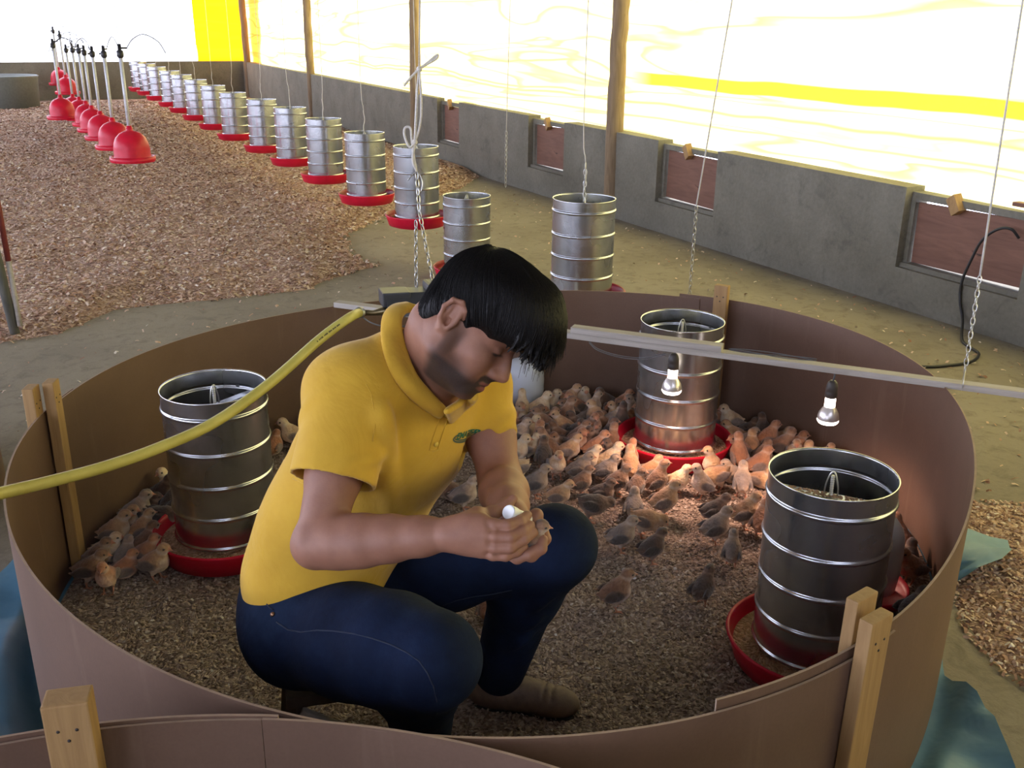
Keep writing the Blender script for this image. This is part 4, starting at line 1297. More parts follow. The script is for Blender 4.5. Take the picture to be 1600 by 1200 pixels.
def polo_details(shirt):
    # collar: a band folded over round the neck opening, its leaves meeting at the placket
    body = shirt.parent
    def surf(u, v, lift, dflt):
        d = (_F + _R * ((u - 800) / CAM_F) - _U * ((v - 600) / CAM_F))
        hits = [h for h in (ray_hit(shirt, CPOS, d)[0], ray_hit(body, CPOS, d)[0]) if h is not None]
        if not hits: return at(u, v, dflt)
        h = min(hits, key=lambda q: (q - CPOS).length)
        return h - d.normalized() * lift
    fold_px = [(644, 481, 1.80), (629, 487, 1.775), (622, 505, 1.75), (630, 545, 0), (646, 586, 0), (671, 617, 0), (694, 641, 0)]
    edge_px = [(634, 476, 1.82), (612, 482, 1.785), (600, 503, 1.755), (602, 545, 0), (618, 588, 0), (650, 626, 0), (686, 650, 0)]
    fold_c, edge_c = [], []
    for (u, v, d0), (u2, v2, d2) in zip(fold_px, edge_px):
        fold_c.append(at(u, v, d0) if d0 else surf(u, v, 0.012, 1.72))
        edge_c.append(at(u2, v2, d2) if d2 else surf(u2, v2, 0.004, 1.72))
    f = Field(NECK - Vector((0.18, 0.20, 0.16)), NECK + Vector((0.19, 0.20, 0.16)), 0.0026)
    def leaf(fc, ec, r=0.0040):
        A, B = spline(fc, 6), spline(ec, 6)
        for i in range(1, len(A)):
            for t in [q / 12 for q in range(13)]:
                lift = -_F * (0.006 * math.sin(t * math.pi))
                f.capsule(A[i - 1].lerp(B[i - 1], t) + lift, A[i].lerp(B[i], t) + lift, r, r, 0.005)
            f.capsule(A[i - 1], A[i], r * 1.4, r * 1.4, 0.004)
    leaf(fold_c, edge_c)
    # the stand behind the neck and the far leaf
    back_f = [fold_c[0], at(668, 486, 1.85), at(705, 515, 1.875), at(738, 560, 1.85), at(738, 600, 1.80), at(722, 626, 1.75), at(698, 643, 1.70)]
    back_e = [q + Vector((0, 0.012, -0.030)) for q in back_f]
    back_e[0] = edge_c[0]; back_e[-2] = surf(724, 640, 0.005, 1.72); back_e[-1] = surf(704, 660, 0.006, 1.68); back_e[-3] = surf(744, 618, 0.005, 1.80)
    leaf(back_f, back_e)
    sdf_obj('collar', [f], [POLO], shirt, None, 2)
    # placket edge and its stitched end, sleeve hem and armhole seams
    def seam(pix, w, lift, m=POLO, owner=shirt):
        q = MB(); ribbon_on(owner, pix, w, lift, q)
        if q.v: q.build('seam', [m], owner)
    seam([(690, 642), (687, 655), (682, 668), (677, 682), (674, 692), (671, 703), (677, 704), (684, 702), (688, 688), (694, 670), (699, 655), (703, 640)], 0.0016, 0.0005)
    seam([(458, 748), (480, 757), (505, 762), (530, 763), (548, 758), (560, 750)], 0.0014, 0.0003)
    seam([(572, 600), (580, 615), (584, 640), (586, 665), (582, 690)], 0.0011, 0.0)
    BTN = flat_mat('yellow_button', (0.65, 0.45, 0.06), 0.35)
    for u, v in ((697, 648), (681, 694)):
        d = (_F + _R * ((u - 800) / CAM_F) - _U * ((v - 600) / CAM_F))
        l, nrm = ray_hit(shirt, CPOS, d)
        if l is not None:
            R = nrm.to_track_quat('Z', 'Y').to_matrix()
            bt = MB(); bt.lathe([(0.0, 0.002), (0.0045, 0.002), (0.0052, 0.0), (0.0, 0.0)], 14, l + nrm * 0.001, R)
            bt.build('button', [BTN], shirt)
    chest_logo(shirt)
def chest_logo(shirt):
    """green block letters over a grey-green double swoosh, pressed onto the left chest"""
    GREEN = flat_mat('green_print', (0.010, 0.115, 0.060), 0.7)
    GREY = flat_mat('grey_green_print', (0.075, 0.095, 0.060), 0.7)
    d0 = (_F + _R * ((727 - 800) / CAM_F) - _U * ((684 - 600) / CAM_F))
    l, nrm = ray_hit(shirt, CPOS, d0)
    if l is None: return
    # in-plane axes: along the chest and up the trunk
    ex = (_chest_left - nrm * _chest_left.dot(nrm)).normalized(); ey = nrm.cross(ex).normalized()
    if ey.z < 0: ey = -ey
    cu = bpy.data.curves.new('logo_text', 'FONT'); cu.body = 'EMATER'; cu.size = 0.0175; cu.align_x = 'CENTER'; cu.shear = 0.25; cu.offset = 0.0006
    to = bpy.data.objects.new('logo_text', cu); COL.objects.link(to)
    dg = bpy.context.evaluated_depsgraph_get()
    me = bpy.data.meshes.new_from_object(to.evaluated_get(dg))
    bm = bmesh.new(); bm.from_mesh(me)
    bmesh.ops.triangulate(bm, faces=bm.faces[:])
    bmesh.ops.subdivide_edges(bm, edges=bm.edges[:], cuts=1)
    def press(x, y, lift=0.0009):
        q = l + ex * x + ey * y
        h, n_ = ray_hit(shirt, q + nrm * 0.06, -nrm)
        return (h if h is not None else q) + nrm * lift
    mb = MB()
    bm.verts.index_update()
    mb.add([press(v.co.x * 1.05, v.co.y + 0.002) for v in bm.verts], [[v.index for v in f_.verts] for f_ in bm.faces])
    bm.free(); bpy.data.objects.remove(to); bpy.data.curves.remove(cu)
    mb.build('logo_lettering', [GREEN], shirt)
    sw = MB()
    for a, b, w, off in ((0.044, 0.0105, 0.0014, 0.0), (0.040, 0.0075, 0.0010, 0.0012)):
        vs, fs = [], []
        n = 40
        for i in range(n + 1):
            t = math.radians(120 + 235 * i / n)
            wid = w * (0.35 + 1.3 * math.sin(math.pi * i / n))
            for s_ in (-1, 1):
                vs.append(press(math.cos(t) * (a + s_ * wid) + 0.002, math.sin(t) * (b + s_ * wid) + 0.004 + off, 0.0008))
        for i in range(n): fs.append([2 * i, 2 * i + 1, 2 * i + 3, 2 * i + 2])
        sw.add(vs, fs)
    sw.build('logo_swoosh', [GREY], shirt)
def jeans_details(jeans):
    TH = flat_mat('seam_thread', (0.011, 0.020, 0.044), 0.8)
    for pix, w in (([(432, 972), (450, 984), (470, 988), (495, 985), (520, 986), (550, 990), (580, 997), (610, 1007), (635, 1019), (655, 1033), (668, 1052), (677, 1072), (682, 1095), (683, 1115)], 0.0013),
                   ([(692, 946), (712, 938), (740, 932), (770, 928), (800, 922)], 0.0012), ([(417, 944), (421, 949), (427, 953)], 0.0016)):
        mb = MB(); ribbon_on(jeans, pix, w, 0.0006, mb)
        if mb.v: mb.build('seam', [TH], jeans)
    d = (_F + _R * ((426 - 800) / CAM_F) - _U * ((960 - 600) / CAM_F))
    l, n = ray_hit(jeans, CPOS, d)
    if l is not None:
        r = MB(); r.lathe([(0, 0.003), (0.004, 0.0025), (0.005, 0.0), (0, 0)], 12, l, n.to_track_quat('Z', 'Y').to_matrix())
        r.build('rivet', [flat_mat('copper_rivet', (0.35, 0.2, 0.12), 0.35, 1.0)], jeans)
PERSON = build_person()
# ------------------------------------------------------------------ feeders
def galv_mat():
    m, nt, p = new_mat('galvanised_sheet')
    v = obj_vec(nt)
    f = noise(nt, 16, 4, 0.6, v, 0.4)
    nt.links.new(ramp(nt, f, [(0.3, (0.42, 0.435, 0.45)), (0.7, (0.56, 0.57, 0.58))]), p.inputs['Base Color'])
    p.inputs['Metallic'].default_value = 0.95
    nt.links.new(ramp(nt, noise(nt, 5, 2, 0.5, v), [(0.3, (0.22, 0.22, 0.22)), (0.7, (0.30, 0.30, 0.30))]), p.inputs['Roughness'])
    return m
GALV = galv_mat()
def red_mat():
    m, nt, p = new_mat('red_plastic')
    v = obj_vec(nt)
    nt.links.new(ramp(nt, noise(nt, 9, 4, 0.6, v), [(0.3, (0.50, 0.006, 0.026)), (0.7, (0.64, 0.012, 0.040))]), p.inputs['Base Color'])
    p.inputs['Roughness'].default_value = 0.38; p.inputs['Specular IOR Level'].default_value = 0.3
    return m
RED = red_mat()
FEED = litter_mat('mash_feed', (0.42, 0.25, 0.14), (0.62, 0.40, 0.235), (0.74, 0.53, 0.35), 160)
STEEL = flat_mat('zinc_steel', (0.58, 0.58, 0.56), 0.35, 0.9)
CORD_M = flat_mat('white_cord', (0.62, 0.60, 0.54), 0.8)
FR, FH = 0.150, 0.535
def copy_tree(o, parent=None):
    c = o.copy(); COL.objects.link(c)
    if parent is not None: c.parent = parent
    for ch in o.children: copy_tree(ch, c)
    return c
def make_feeder(name='feeder'):
    root = empty(name)
    prof = []
    z0, z1 = 0.068, FH
    H = z1 - z0
    beads = [0.0, 0.215, 0.43, 0.65, 0.885]
    zs = []
    for fz in beads:
        c = z0 + H * fz + (0.006 if fz == 0 else 0)
        if fz > 0: zs.append((c - 0.0105, 0.0)); zs.append((c - 0.0085, 0.0))
        for k in range(7): zs.append((c - 0.0075 + 0.0025 * k, 0.0048 * math.sin(math.pi * k / 6)))
        if fz < 1: zs.append((c + 0.0085, 0.0)); zs.append((c + 0.0105, 0.0))
    zs.append((z1 - 0.006, 0.0)); zs.append((z1 - 0.004, 0.0)); zs.append((z1, 0.0016))
    prof = [(FR - 0.001, z0)] + [(FR + b, z) for z, b in zs if z > z0]
    inner = [(FR - 0.0022 + b * 0.9, z) for z, b in zs if z > z0][::-1] + [(FR - 0.003, z0)]
    m = MB(); m.lathe(prof + inner, 64, close=True)
    # riveted seam
    a = 0.35
    for k in range(6):
        z = z0 + H * (0.08 + 0.17 * k); q = Vector((math.cos(a) * (FR + 0.0004), math.sin(a) * (FR + 0.0004), z))
        m.lathe([(0, 0.0022), (0.003, 0.0018), (0.0045, 0)], 8, q, Matrix.Rotation(a, 3, 'Z') @ Matrix.Rotation(math.pi / 2, 3, 'Y'))
    m.box((math.cos(a + 0.04) * (FR + 0.0005), math.sin(a + 0.04) * (FR + 0.0005), (z0 + z1) / 2), (0.0012, 0.010, H - 0.01), Euler((0, 0, a + 0.04)))
    tube = m.build('tube', [GALV], root)
    m = MB()
    m.lathe([(0.0, 0.004), (0.17, 0.003), (0.196, 0.012), (0.211, 0.060), (0.2165, 0.074), (0.2195, 0.080), (0.215, 0.085), (0.209, 0.080), (0.204, 0.062), (0.190, 0.018), (0.165, 0.010), (0.0, 0.011)], 64)
    pan = m.build('pan', [RED], root)
    m = MB()
    vs = []
    prof = [(0.0, 0.10), (0.06, 0.075), (0.12, 0.062), (0.155, 0.052), (0.185, 0.045), (0.2025, 0.044)]
    m.lathe(prof, 48); fd = m.build('feed', [FEED], root)
    m = MB()
    zb = FH - 0.062
    m.box((0, 0, zb), (FR * 2 - 0.008, 0.030, 0.002)); m.box((0, 0.014, zb - 0.006), (FR * 2 - 0.008, 0.002, 0.014)); m.box((0, -0.014, zb - 0.006), (FR * 2 - 0.008, 0.002, 0.014))
    bar = m.build('cross_bar', [GALV], root)
    m = MB()
    m.tube([(0, 0, 0.06), (0, 0, zb + 0.055)], 0.0040, 8)
    for k in range(9): m.lathe([(0.004, -0.002), (0.0056, 0), (0.004, 0.002)], 8, (0, 0, zb + 0.004 + 0.0058 * k))
    rod = m.build('threaded_rod', [STEEL], root)
    m = MB()
    m.tube(spline([(0.016, 0, zb + 0.004), (0.014, 0, zb + 0.03), (0.004, 0.0, zb + 0.062), (-0.006, 0, zb + 0.058), (-0.014, 0, zb + 0.03), (-0.016, 0, zb + 0.004)], 6), 0.0022, 6)
    m.build('adjusting_wire', [STEEL], root)
    return root
def feed_dust(root):
    """spilt feed on the cross bar"""
    m = MB(); rng = random.Random(5)
    for k in range(150):
        x = rng.uniform(-0.10, 0.13); m.lathe([(0, 0.004), (0.0028, 0.002), (0.0045, 0)], 6, (x, rng.uniform(-0.012, 0.012), FH - 0.0615))
    m.build('spilt_feed', [flat_mat('spilt_mash', (0.55, 0.37, 0.22), 0.9, 0, 0.3, 120)], root)
protoF = make_feeder('hanging_feeder')
row = [(0.335, 4.66, 0.245), (-0.66, 6.64, 0.250), (-1.14, 7.57, 0.240), (-1.63, 8.53, 0.252), (-2.12, 9.48, 0.265), (-2.64, 10.5, 0.262), (-3.28, 11.74, 0.245), (-3.80, 12.74, 0.262), (-4.36, 13.84, 0.270), (-4.88, 14.85, 0.282), (-5.36, 15.78, 0.292), (-5.97, 16.96, 0.298), (-6.52, 18.04, 0.303), (-7.03, 19.02, 0.300)]
ords = ['nearest', 'second', 'third', 'fourth', 'fifth', 'sixth', 'seventh', 'eighth', 'ninth', 'tenth', 'eleventh', 'twelfth', 'thirteenth']
def hang_cord(root, top_z, seed):
    """cord and wire hook that carry a feeder, in the feeder's own space"""
    rng = random.Random(seed); m = MB()
    z = FH - 0.01
    m.tube(spline([(0, 0, z - 0.01), (0.006, 0.002, z + 0.05), (-0.005, 0.0, z + 0.10), (0.002, 0, z + 0.16), (0.0, 0, z + 0.17)], 5), 0.0034, 5)
    m.tube(spline([(0, 0, z + 0.165), (rng.uniform(-.02, .02), rng.uniform(-.02, .02), z + 0.5), (0, 0, top_z)], 5), 0.0026, 5)
    return m.build('hanging_cord', [CORD_M], root)
feeders = []
for i, (x, y, z) in enumerate(row):
    o = protoF if i == 0 else copy_tree(protoF)
    o.location = (x, y, z); o.rotation_euler = (0, 0, 2.1 + 0.7 * i)
    if i == 0: lab = 'galvanized feeder hanging just outside the pen, right of the man\'s head'
    else: lab = f'galvanized feeder with red pan, {ords[i-1]} from the near end of the hanging row' if i < 13 else 'farthest galvanized feeder with red pan, last of the hanging row'
    tag(o, lab, 'feeder', 'galvanized feeders hanging in a row'); feeders.append(o)
for i, o in enumerate(feeders): hang_cord(o, 3.3 - o.location.z, i)
for nm, x, y, z, rz, lab in (('standing_feeder', 0.617, 3.395, 0.017, 0.25, 'galvanized feeder inside the pen with the lit bulb before it'), ('standing_feeder', -0.873, 2.660, 0.017, 1.0, 'galvanized feeder inside the pen at left, behind the yellow hose'),
                             ('standing_feeder', 0.778, 2.112, 0.017, -0.47, 'galvanized feeder inside the pen at right, largest and nearest'), ('standing_feeder', -0.30, 6.19, 0.0, 0.4, 'galvanized feeder standing on the bare floor behind the man\'s head')):
    o = copy_tree(protoF); o.name = nm; o.location = (x, y, z); o.rotation_euler = (0, 0, rz)
    for ch in list(o.children):
        if ch.name.startswith('hanging_cord'): bpy.data.objects.remove(ch)
    if x > 0.7: feed_dust(o); o.rotation_euler = (0.0, -0.012, rz)
    tag(o, lab, 'feeder', 'galvanized feeders standing on the floor')

# ------------------------------------------------------------------ bell drinkers
PIPE = flat_mat('white_pipe', (0.62, 0.64, 0.66), 0.4)
BLACK_P = flat_mat('black_plastic', (0.018, 0.018, 0.02), 0.45)
def make_drinker():
    root = empty('bell_drinker')
    m = MB()
    m.lathe([(0.196, 0.000), (0.200, 0.012), (0.200, 0.045), (0.190, 0.048), (0.172, 0.040), (0.166, 0.030), (0.160, 0.05), (0.158, 0.12), (0.150, 0.165), (0.128, 0.215), (0.090, 0.252), (0.045, 0.272), (0.026, 0.276)], 48)
    m.build('bell', [RED], root)
    m = MB(); m.lathe([(0.030, 0.268), (0.030, 0.300), (0.022, 0.304), (0.022, 0.318), (0, 0.318)], 20); m.build('neck', [RED], root)
    m = MB(); m.tube([(0, 0, 0.30), (0, 0, 0.92)], 0.017, 12); m.build('pipe', [PIPE], root)
    m = MB(); m.lathe([(0.018, 0.90), (0.03, 0.915), (0.03, 0.96), (0.016, 0.97), (0.016, 1.02), (0, 1.02)], 14); m.box((0.03, 0, 0.985), (0.07, 0.016, 0.016)); m.box((0, 0.02, 0.94), (0.014, 0.06, 0.02)); m.build('valve', [BLACK_P], root)
    m = MB(); m.tube(spline([(0.06, 0, 0.985), (0.12, 0, 1.06), (0.22, 0.02, 1.10), (0.34, 0.05, 1.04), (0.40, 0.06, 0.94)], 6), 0.005, 6); m.build('hose', [BLACK_P], root)
    m = MB(); m.tube([(0, 0, 1.02), (0.0, 0.01, 1.6), (0, 0, 2.9)], 0.003, 5); m.build('hanging_cord', [BLACK_P], root)
    return root
protoD = make_drinker()
dr = [(-3.509, 9.096, 0.335), (-4.173, 10.387, 0.29), (-4.769, 11.547, 0.255), (-5.268, 12.518, 0.24), (-5.635, 13.229, 0.24), (-6.141, 14.213, 0.22), (-6.66, 15.20, 0.19)]
dl = ['nearest red bell drinker, front of its row', 'second red bell drinker from the front of its row', 'third red bell drinker from the front of its row', 'fourth red bell drinker from the front of its row', 'fifth red bell drinker from the front of its row', 'sixth red bell drinker from the front of its row', 'seventh red bell drinker, hindmost of the low row']
for p_, lab in ((at(99, 186, 13.1), 'red bell drinker standing alone left of the row of drinkers'), (at(106, 147, 16.6), 'red bell drinker hung high, lower of the two by the end wall'), (at(95, 133, 18.0), 'red bell drinker hung highest, farthest back by the end wall')):
    dr.append(tuple(p_)); dl.append(lab)
for i, (x, y, z) in enumerate(dr):
    o = protoD if i == 0 else copy_tree(protoD)
    o.location = (x, y, z); o.rotation_euler = (0, 0, 0.5 + 0.9 * i)
    tag(o, dl[i], 'drinker', 'red bell drinkers hanging over the litter')

# ------------------------------------------------------------------ lath with heat bulbs
LATH0 = Vector((0.537, 3.09, 0.545)); LD = Vector((1.0, -0.41, 0.0)); LDn = LD.normalized()
def lath_pt(t): return LATH0 + LD * t
Lside = Vector((-LD.y, LD.x, 0)).normalized() * -1
Lup = Lside.cross(LDn).normalized()
if Lup.z < 0: Lup = -Lup
RL = Matrix((LDn, Lup.cross(LDn), Lup)).transposed()
lath = empty('wooden_lath', lath_pt(0.0)); tag(lath, 'long grey wooden lath hung across the pen, carrying two bulbs', 'lath')
bpy.context.view_layer.update()
def lath_piece(name, t0, t1, up, h, w=0.042):
    m = MB(); m.box((0, 0, 0), ((t1 - t0) * LD.length, w, h), None, 0, 0.0015)
    o = m.build(name, [GREYWOOD_M]); M = RL.to_4x4(); M.translation = lath_pt((t0 + t1) / 2) + Lup * up; o.matrix_world = M
    o.parent = lath; o.matrix_parent_inverse = lath.matrix_world.inverted(); return o
lath_piece('strip', -1.21, 1.45, 0.0, 0.020)
lath_piece('upper_strip', -0.33, 0.150, 0.021, 0.021)
WIRE = flat_mat('grey_wire', (0.12, 0.12, 0.12), 0.5)
m = MB()
for k, off in enumerate((0.000, 0.007, -0.006)):
    pts = [lath_pt(t) + Lup * (0.014 + 0.010 * abs(math.sin(9 * t + k))) + Lside * (off + 0.010 * math.sin(7 * t + 2 * k)) for t in (0.17, 0.21, 0.26, 0.32, 0.38, 0.425)]
    m.tube(spline(pts, 5), 0.0016, 5)
o = m.build('wire', [WIRE]); o.parent = lath; o.matrix_parent_inverse = lath.matrix_world.inverted()
m = MB()
for k in range(2):
    pts = [lath_pt(t) + Vector((0, 0, -dz - 0.006 * k)) + Lside * 0.01 for t, dz in ((-0.27, 0.012), (-0.24, 0.036), (-0.17, 0.050), (-0.09, 0.046), (-0.02, 0.020))]
    m.tube(spline(pts, 5), 0.0016, 5)
o = m.build('loose_wire', [WIRE]); o.parent = lath; o.matrix_parent_inverse = lath.matrix_world.inverted()
def emit_mat(name, col, st):
    m, nt, p = new_mat(name)
    p.inputs['Base Color'].default_value = (*col, 1); p.inputs['Emission Color'].default_value = (*col, 1); p.inputs['Emission Strength'].default_value = st
    return m
GLOW = emit_mat('glowing_glass', (1.0, 0.83, 0.72), 9.0)
def mirror_glass():
    m, nt, p = new_mat('silvered_glass'); p.inputs['Base Color'].default_value = (0.86, 0.80, 0.75, 1); p.inputs['Metallic'].default_value = 0.75; p.inputs['Roughness'].default_value = 0.32; return m
SILVER = mirror_glass()
SOCK = flat_mat('worn_brown_socket', (0.055, 0.045, 0.038), 0.5)
def bulb(t, drop, label, sc=1.0, watts=26):
    p = lath_pt(t) + Vector((0, 0, -0.010))
    root = empty('heat_bulb', p - Vector((0, 0, drop + 0.165 * sc)))
    tag(root, label, 'bulb', 'lit reflector bulbs under the lath')
    T = 0.165 * sc
    q = lambda pr: [(r * sc, z * sc) for r, z in pr]
    m = MB(); m.tube([(0, 0, T + drop + 0.004), (0.004, 0.001, T + drop * 0.5), (0, 0, T - 0.004)], 0.003, 6); m.build('flex', [WIRE], root)
    m = MB(); m.lathe(q([(0, 0.166), (0.010, 0.165), (0.016, 0.158), (0.020, 0.145), (0.021, 0.130), (0.0195, 0.128), (0.0215, 0.122), (0.0215, 0.104), (0.018, 0.102), (0, 0.102)]), 24); m.build('socket', [SOCK], root)
    m = MB(); m.lathe(q([(0.0165, 0.103), (0.0185, 0.098), (0.0185, 0.072), (0.0190, 0.068)]), 24); m.build('neck_glass', [GLOW], root)
    m = MB(); m.lathe(q([(0.0190, 0.068), (0.026, 0.058), (0.034, 0.044), (0.0375, 0.030), (0.0380, 0.021)]), 28); m.build('reflector', [SILVER], root)
    m = MB(); m.lathe(q([(0.0380, 0.021), (0.0375, 0.014), (0.032, 0.006), (0.018, 0.001), (0, 0)]), 28); m.build('front_glass', [GLOW], root)
    ld = bpy.data.lights.new('bulb_light', 'SPOT'); ld.energy = watts; ld.color = (1.0, 0.62, 0.46); ld.spot_size = math.radians(150); ld.spot_blend = 0.9; ld.shadow_soft_size = 0.035
    lo = bpy.data.objects.new('bulb_light', ld); link(lo, root); lo.location = (0, 0, -0.006)
    return root
bulb(0.004, 0.010, 'lit reflector bulb hanging in front of the middle feeder', 0.88, 10)
bulb(0.478, 0.030, 'lit reflector bulb hanging alone toward the right of the pen', 0.90, 15)

# chains and cords
def hung(name, label, cat, build):
    m = MB(); build(m)
    o = m.build(name, [STEEL, CORD_M]); return tag(o, label, cat)
def chain_right(m):
    top = Vector(at(1592, 40, 2.80)); mid = at(1531, 432, 2.84); end = lath_pt(0.82) + Vector((0, 0, -0.008))
    m.tube([top + (top - mid).normalized() * 0.9, top, mid], 0.0032, 6, 1)
    chain_mb(m, mid, end + Vector((0, 0, 0.05)), 0.026, 0.012, 0.0019, 0)
    m.tube(spline([end + Vector((0, 0, 0.055)), end + Lside * 0.026 + Vector((0, 0, 0.02)), end + Vector((0, 0, -0.008)), end - Lside * 0.026 + Vector((0, 0, 0.02)), end + Vector((0, 0, 0.055))], 5), 0.0016, 5, 0)
hung('lath_chain', 'cord and zinc chain holding up the lath at its right end', 'chain', chain_right)
def chain_mid(m):
    top, mid, end = at(1137, 40, 4.15), at(1088, 322, 4.35), at(1077, 470, 4.62)
    m.tube([top + (top - mid).normalized() * 1.2, top, mid], 0.0036, 6, 1); chain_mb(m, mid, end, 0.034, 0.015, 0.0024, 0)
hung('hanging_chain', 'free cord and chain hanging behind the pen, above the middle feeder', 'chain', chain_mid)
def chain_back(m):
    top, mid, end = at(796, 40, 7.0), at(791, 205, 7.3), at(790, 292, 7.55)
    m.tube([top + (top - mid).normalized() * 1.2, top, mid], 0.0036, 6, 1); chain_mb(m, mid, end, 0.045, 0.018, 0.0030, 0)
hung('hanging_chain', 'free chain hanging near the wall, right of the second post', 'chain', chain_back)
def chain_tail(m):
    end, a = at(913, 262, 4.66), at(912, 300, 4.68)
    chain_mb(m, end, a, 0.034, 0.015, 0.0024, 0)
m = MB(); chain_mb(m, Vector((0, 0, FH + 0.16)), Vector((0, 0, FH - 0.03)), 0.034, 0.015, 0.0024); m.build('hanging_chain', [STEEL], feeders[0])
# gas heater
GREYP = flat_mat('dark_grey_enamel', (0.030, 0.032, 0.036), 0.42)
gas = empty('gas_heater', at(680, 476, 3.02))
tag(gas, 'dark grey gas heater hanging behind the man, joined to the yellow hose', 'heater')
GZ = gas.location.copy()
gR = Matrix.Rotation(0.24, 3, 'Z') @ Matrix.Rotation(-0.10, 3, 'X')
def gpart(name, mats, fn):
    m = MB(); fn(m); o = m.build(name, mats, gas); o.rotation_euler = gR.to_euler(); return o
def hood(m):
    L, w0, w1, h = 0.155, 0.085, 0.052, 0.050
    v = [(-L, -w0, 0), (L, -w0, 0), (L, w0, 0), (-L, w0, 0), (-L, -w1, h), (L, -w1, h), (L, w1, h), (-L, w1, h)]
    m.add(v, [[4, 5, 6, 7], [0, 1, 5, 4], [1, 2, 6, 5], [2, 3, 7, 6], [3, 0, 4, 7]])
    m.add([(-L, -w0, 0), (L, -w0, 0), (L, -w0 - 0.004, -0.016), (-L, -w0 - 0.004, -0.016)], [[3, 2, 1, 0]])
gpart('hood', [GREYP], hood)
gpart('burner_cover', [GREYP], lambda m: m.box((0.07, 0, 0.058), (0.20, 0.125, 0.030), None, 0, 0.010))
gpart('inlet_box', [GREYP], lambda m: m.box((-0.125, 0, 0.030), (0.085, 0.125, 0.045), None, 0, 0.004))
BRASS = flat_mat('brass_fitting', (0.36, 0.30, 0.17), 0.35, 0.9)
YELP = flat_mat('yellow_plastic', (0.60, 0.47, 0.03), 0.45)
gpart('gas_valve', [BRASS], lambda m: m.tube([(-0.235, -0.025, -0.006), (-0.195, -0.03, -0.010), (-0.165, -0.035, -0.006), (-0.14, -0.02, 0.006)], [0.010, 0.008, 0.014, 0.010], 10))
def knob(m): m.lathe([(0, 0.016), (0.008, 0.016), (0.009, 0.010), (0.015, 0.012), (0.016, 0.0), (0, 0)], 18, (-0.155, -0.060, -0.022), Matrix.Rotation(math.pi / 2, 3, 'X'))
gpart('valve_knob', [YELP], knob)
gpart('guard_wire', [WIRE], lambda m: m.tube(spline([(-0.24, -0.02, -0.01), (-0.20, -0.07, -0.035), (-0.13, -0.09, -0.045), (0.0, -0.09, -0.03)], 5), 0.0022, 5))
bpy.context.view_layer.update()
def gworld(p): return GZ + gR @ Vector(p)
# hose
def hose_mat():
    m, nt, p = new_mat('yellow_gas_hose')
    v = obj_vec(nt)
    nt.links.new(ramp(nt, noise(nt, 12, 4, 0.6, v), [(0.3, (0.47, 0.42, 0.085)), (0.7, (0.58, 0.52, 0.13))]), p.inputs['Base Color'])
    p.inputs['Roughness'].default_value = 0.42; return m
HOSE = hose_mat()
hp = [gworld((-0.232, -0.025, -0.006)), at(545, 497, 2.80), at(500, 530, 2.74), at(420, 600, 2.60), at(335, 660, 2.47), at(250, 699, 2.36), at(165, 729, 2.26), at(80, 752, 2.16), at(0, 771, 2.06), at(-110, 800, 1.90), at(-260, 835, 1.70)]
hs = spline(hp, 9)
hose = MB().tube(hs, 0.0140, 14).build('gas_hose', [HOSE]); tag(hose, 'yellow gas hose curving from the heater across the pen to the left', 'hose')
m = MB()
d0 = (hs[1] - hs[0]).normalized(); Rm = d0.to_track_quat('Z', 'Y').to_matrix()
for k in range(2): m.lathe([(0.0145, 0), (0.0172, 0.001), (0.0172, 0.008), (0.0145, 0.009)], 20, hs[0] + d0 * (0.008 + 0.014 * k), Rm)
m.build('hose_clamp', [STEEL], hose)
m = MB(); k0 = 13
rngp = random.Random(3)
for q in range(26):   # worn dark print along the hose
    c = hs[k0].lerp(hs[k0 + 6], q / 25); i = k0 + int(6 * q / 25); i = min(i, len(hs) - 2)
    f_ = (6 * q / 25) % 1; c = hs[i].lerp(hs[i + 1], f_)
    tdir = (hs[i + 1] - hs[i]).normalized(); tocam = (CPOS - c).normalized(); nrm_ = (tocam - tdir * tocam.dot(tdir)).normalized(); up_ = nrm_.cross(tdir)
    if q % 5 == 4: continue
    hgt = rngp.uniform(0.003, 0.005)
    m.box(c + nrm_ * 0.0139, (0.0032, hgt, 0.0006), Matrix((tdir, up_, nrm_)).transposed())
m.build('worn_print', [flat_mat('dark_print', (0.10, 0.085, 0.03), 0.6)], hose)
# rope and chains over the heater
ROPE = flat_mat('white_rope', (0.66, 0.63, 0.56), 0.85, 0, 0.15, 200, 0.3)
m = MB()
k1, k2, k3 = at(655, 108, 2.86), at(648, 222, 2.92), at(651, 268, 2.94)
m.tube([k1 + Vector((0.03, 0.05, 1.1)), k1], 0.0028, 6)
m.tube(spline([at(631, 134, 2.86), at(643, 120, 2.86), k1, at(668, 98, 2.86), at(683, 86, 2.86), at(681, 92, 2.86), at(664, 102, 2.86), k1], 6), 0.0038, 6)
m.tube(spline([k1, at(652, 140, 2.87), at(650, 180, 2.89), k2, at(645, 250, 2.93), k3], 6), 0.0042, 6)
m.tube(spline([k1, at(658, 150, 2.87), at(658, 180, 2.89), at(654, 205, 2.91), k2], 6), 0.0038, 6)
m.tube(spline([k2, at(640, 230, 2.92), at(632, 212, 2.92), at(633, 200, 2.92), at(641, 200, 2.92), at(643, 215, 2.92), at(646, 240, 2.93), k3], 6), 0.0038, 6)
for c in (k1, k2): m.lathe([(0, -0.009), (0.007, -0.006), (0.009, 0), (0.007, 0.006), (0, 0.009)], 10, c)
rope = m.build('knotted_rope', [ROPE]); tag(rope, 'knotted white rope hanging in front of the second post above the heater', 'rope')
